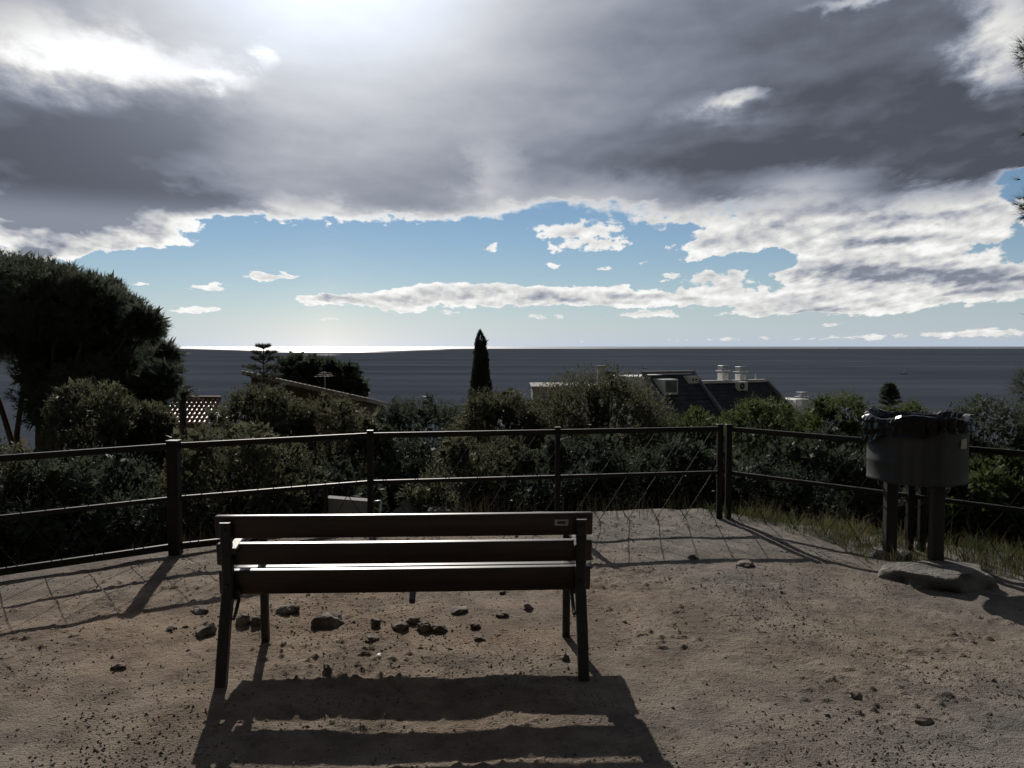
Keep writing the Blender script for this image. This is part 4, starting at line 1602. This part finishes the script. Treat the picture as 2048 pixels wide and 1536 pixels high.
# pale house half hidden behind the tall bush
Y = 75.0
q0, q1 = at_dist(1066, 776, Y), at_dist(1215, 776, Y)
zb = gz(q0.x, Y) - 1
ph = empty('pale_house', (q0.x, Y, zb))
tag(ph, 'pale flat roofed house mostly hidden behind the tall yellowish bush', 'house')
wd3 = q1.x - q0.x
hh = q0.z - zb
MB().box((wd3 / 2, 4, hh / 2), (wd3, 8, hh), None, .03).build('wall', m_grey, ph)
MB().box((wd3 / 2, 4, hh + .08), (wd3 + .3, 8.3, .16), None, .02).build('roof_slab', m_grey, ph)
cx_ = at_dist(1207, 734, Y).x - q0.x
ct = at_dist(1207, 734, Y).z - zb
MB().box((cx_, 2, (hh + .16 + ct) / 2), (.7, .7, ct - hh - .16), None, .02).build('chimney', m_grey, ph)
MB().box((cx_, 2, ct + .04), (.9, .9, .08)).build('chimney_cap', m_grey, ph)
cx2 = at_dist(1110, 764, Y).x - q0.x
window(ph, 1.2, hh - 1.6, 1.0, 1.2, 0, m_white)
window(ph, 4.2, hh - 1.6, 1.0, 1.2, 0, m_white)

# ------------------------------------------------------------------ walls and steps just below the railing
def below(px, py, Y):
    p = at_dist(px, py, Y)
    return p


Y = 9.2
a, c2 = at_dist(652, 996, Y), at_dist(742, 1003, Y)
lw = empty('low_wall', (a.x, Y, a.z - 1.2))
tag(lw, 'low grey wall panel below the railing left of centre', 'wall')
MB().prism([(0, 0), (c2.x - a.x, 0), (c2.x - a.x, 1.2 + c2.z - a.z), (0, 1.2)], 0, .16).build('panel', m_grey, lw)
MB().box((0, -.02, .65), (.05, .05, 1.4), None, .005).build('end_post', m_fence, lw)
p0, p1, p2 = at_dist(746, 1003, Y - .1), at_dist(763, 1002, Y - .1), at_dist(757, 1040, Y - .3)
hf = empty('pipe_frame', (p1.x, p1.y, p1.z - 1.2))
tag(hf, 'bent pale metal pipe end glinting below the railing behind the bench', 'pipe')
o0 = Vector((p1.x, p1.y, p1.z - 1.2))
MB().tube([p0 - o0, (p0 + p1) / 2 - o0, p1 - o0 + Vector((-.012, 0, 0)), p1 - o0 + Vector((0, 0, -.012)), p2 - o0, p2 - o0 + Vector((-.01, 0, -.9))], .011, 8).build('pipe', m_metal, hf, True)
q = [at_dist(786, 1022, 10.0), at_dist(880, 1022, 10.0), at_dist(878, 962, 10.6), at_dist(862, 962, 10.6)]
sw = empty('stair_wall', (q[0].x, 10.0, q[0].z - .8))
tag(sw, 'sloping grey side wall of steps below the middle of the railing', 'wall')
o0 = Vector((q[0].x, 10.0, q[0].z - .8))
f_ = [p - o0 for p in q]
f_ = [f_[0] - Vector((0, 0, .8)), f_[1] - Vector((0, 0, .8)), f_[2], f_[3], f_[0]]
vs_ = f_ + [p + Vector((.05, .2, 0)) for p in f_]
MB().add(vs_, [(0, 1, 2, 3, 4), (9, 8, 7, 6, 5), (0, 5, 6, 1), (1, 6, 7, 2), (2, 7, 8, 3), (3, 8, 9, 4), (4, 9, 5, 0)]).build('side_wall', m_grey, sw)
for k in range(4):
    MB().box((.25 + k * .12, -.14, .35 + k * .16), (.3, .3, .06), None, .005).build('step', m_concrete, sw)

# ------------------------------------------------------------------ boats
m_hull = varied('hull', (.10, .11, .13), (.16, .16, .17), .2, .5, .4)


def boat(px, py, length, label, ship=False):
    d = ray(px, py)
    t = (SEA_Z - EYE) / d.z
    p = Vector((d.x * t, d.y * t, SEA_Z))
    root = empty('cargo_ship' if ship else 'boat', p)
    tag(root, label, 'ship' if ship else 'boat')
    L = length
    B, Hh = L * .17, L * (.075 if ship else .11)
    vs_, fs_ = [], []
    for i, t_ in enumerate(np.linspace(-1, 1, 9)):
        w = B * (1 - max(t_, 0) ** 2.2 * .97) * (1 - max(-t_, 0) ** 4 * .3)
        sh_ = Hh * (1 + .25 * t_ * t_)
        vs_ += [(t_ * L / 2 * .94, -w * .3, -Hh * .2), (t_ * L / 2, -w / 2, sh_), (t_ * L / 2, w / 2, sh_), (t_ * L / 2 * .94, w * .3, -Hh * .2)]
    for i in range(8):
        for k in range(4):
            fs_.append((i * 4 + k, i * 4 + (k + 1) % 4, i * 4 + 4 + (k + 1) % 4, i * 4 + 4 + k))
    fs_ += [(3, 2, 1, 0), (32, 33, 34, 35)]
    link('hull', vs_, fs_, m_hull, root)
    if ship:
        MB().box((-L * .38, 0, Hh * 2.0), (L * .12, B * .8, Hh * 2.0)).build('bridge', m_hull, root)
        for k in range(4):
            MB().box((-L * .18 + k * L * .15, 0, Hh * 1.2), (L * .11, B * .7, Hh * .5)).build('hatch', m_hull, root)
    else:
        MB().box((-L * .05, 0, Hh * 1.35), (L * .34, B * .6, Hh * .9), None, .1).build('cabin', m_white, root)
        MB().tube([(L * .06, 0, Hh), (L * .06, 0, L * .62)], L * .008, 6).build('mast', m_metal, root)


boat(1290, 737, 11.0, 'tiny boat on the sea above the left end of the slate roof')
boat(1808, 748, 11.0, 'tiny boat on the sea above the bushes left of the litter bin')
boat(618, 693, 130.0, 'tiny dark cargo ship on the bright strip of the horizon', True)
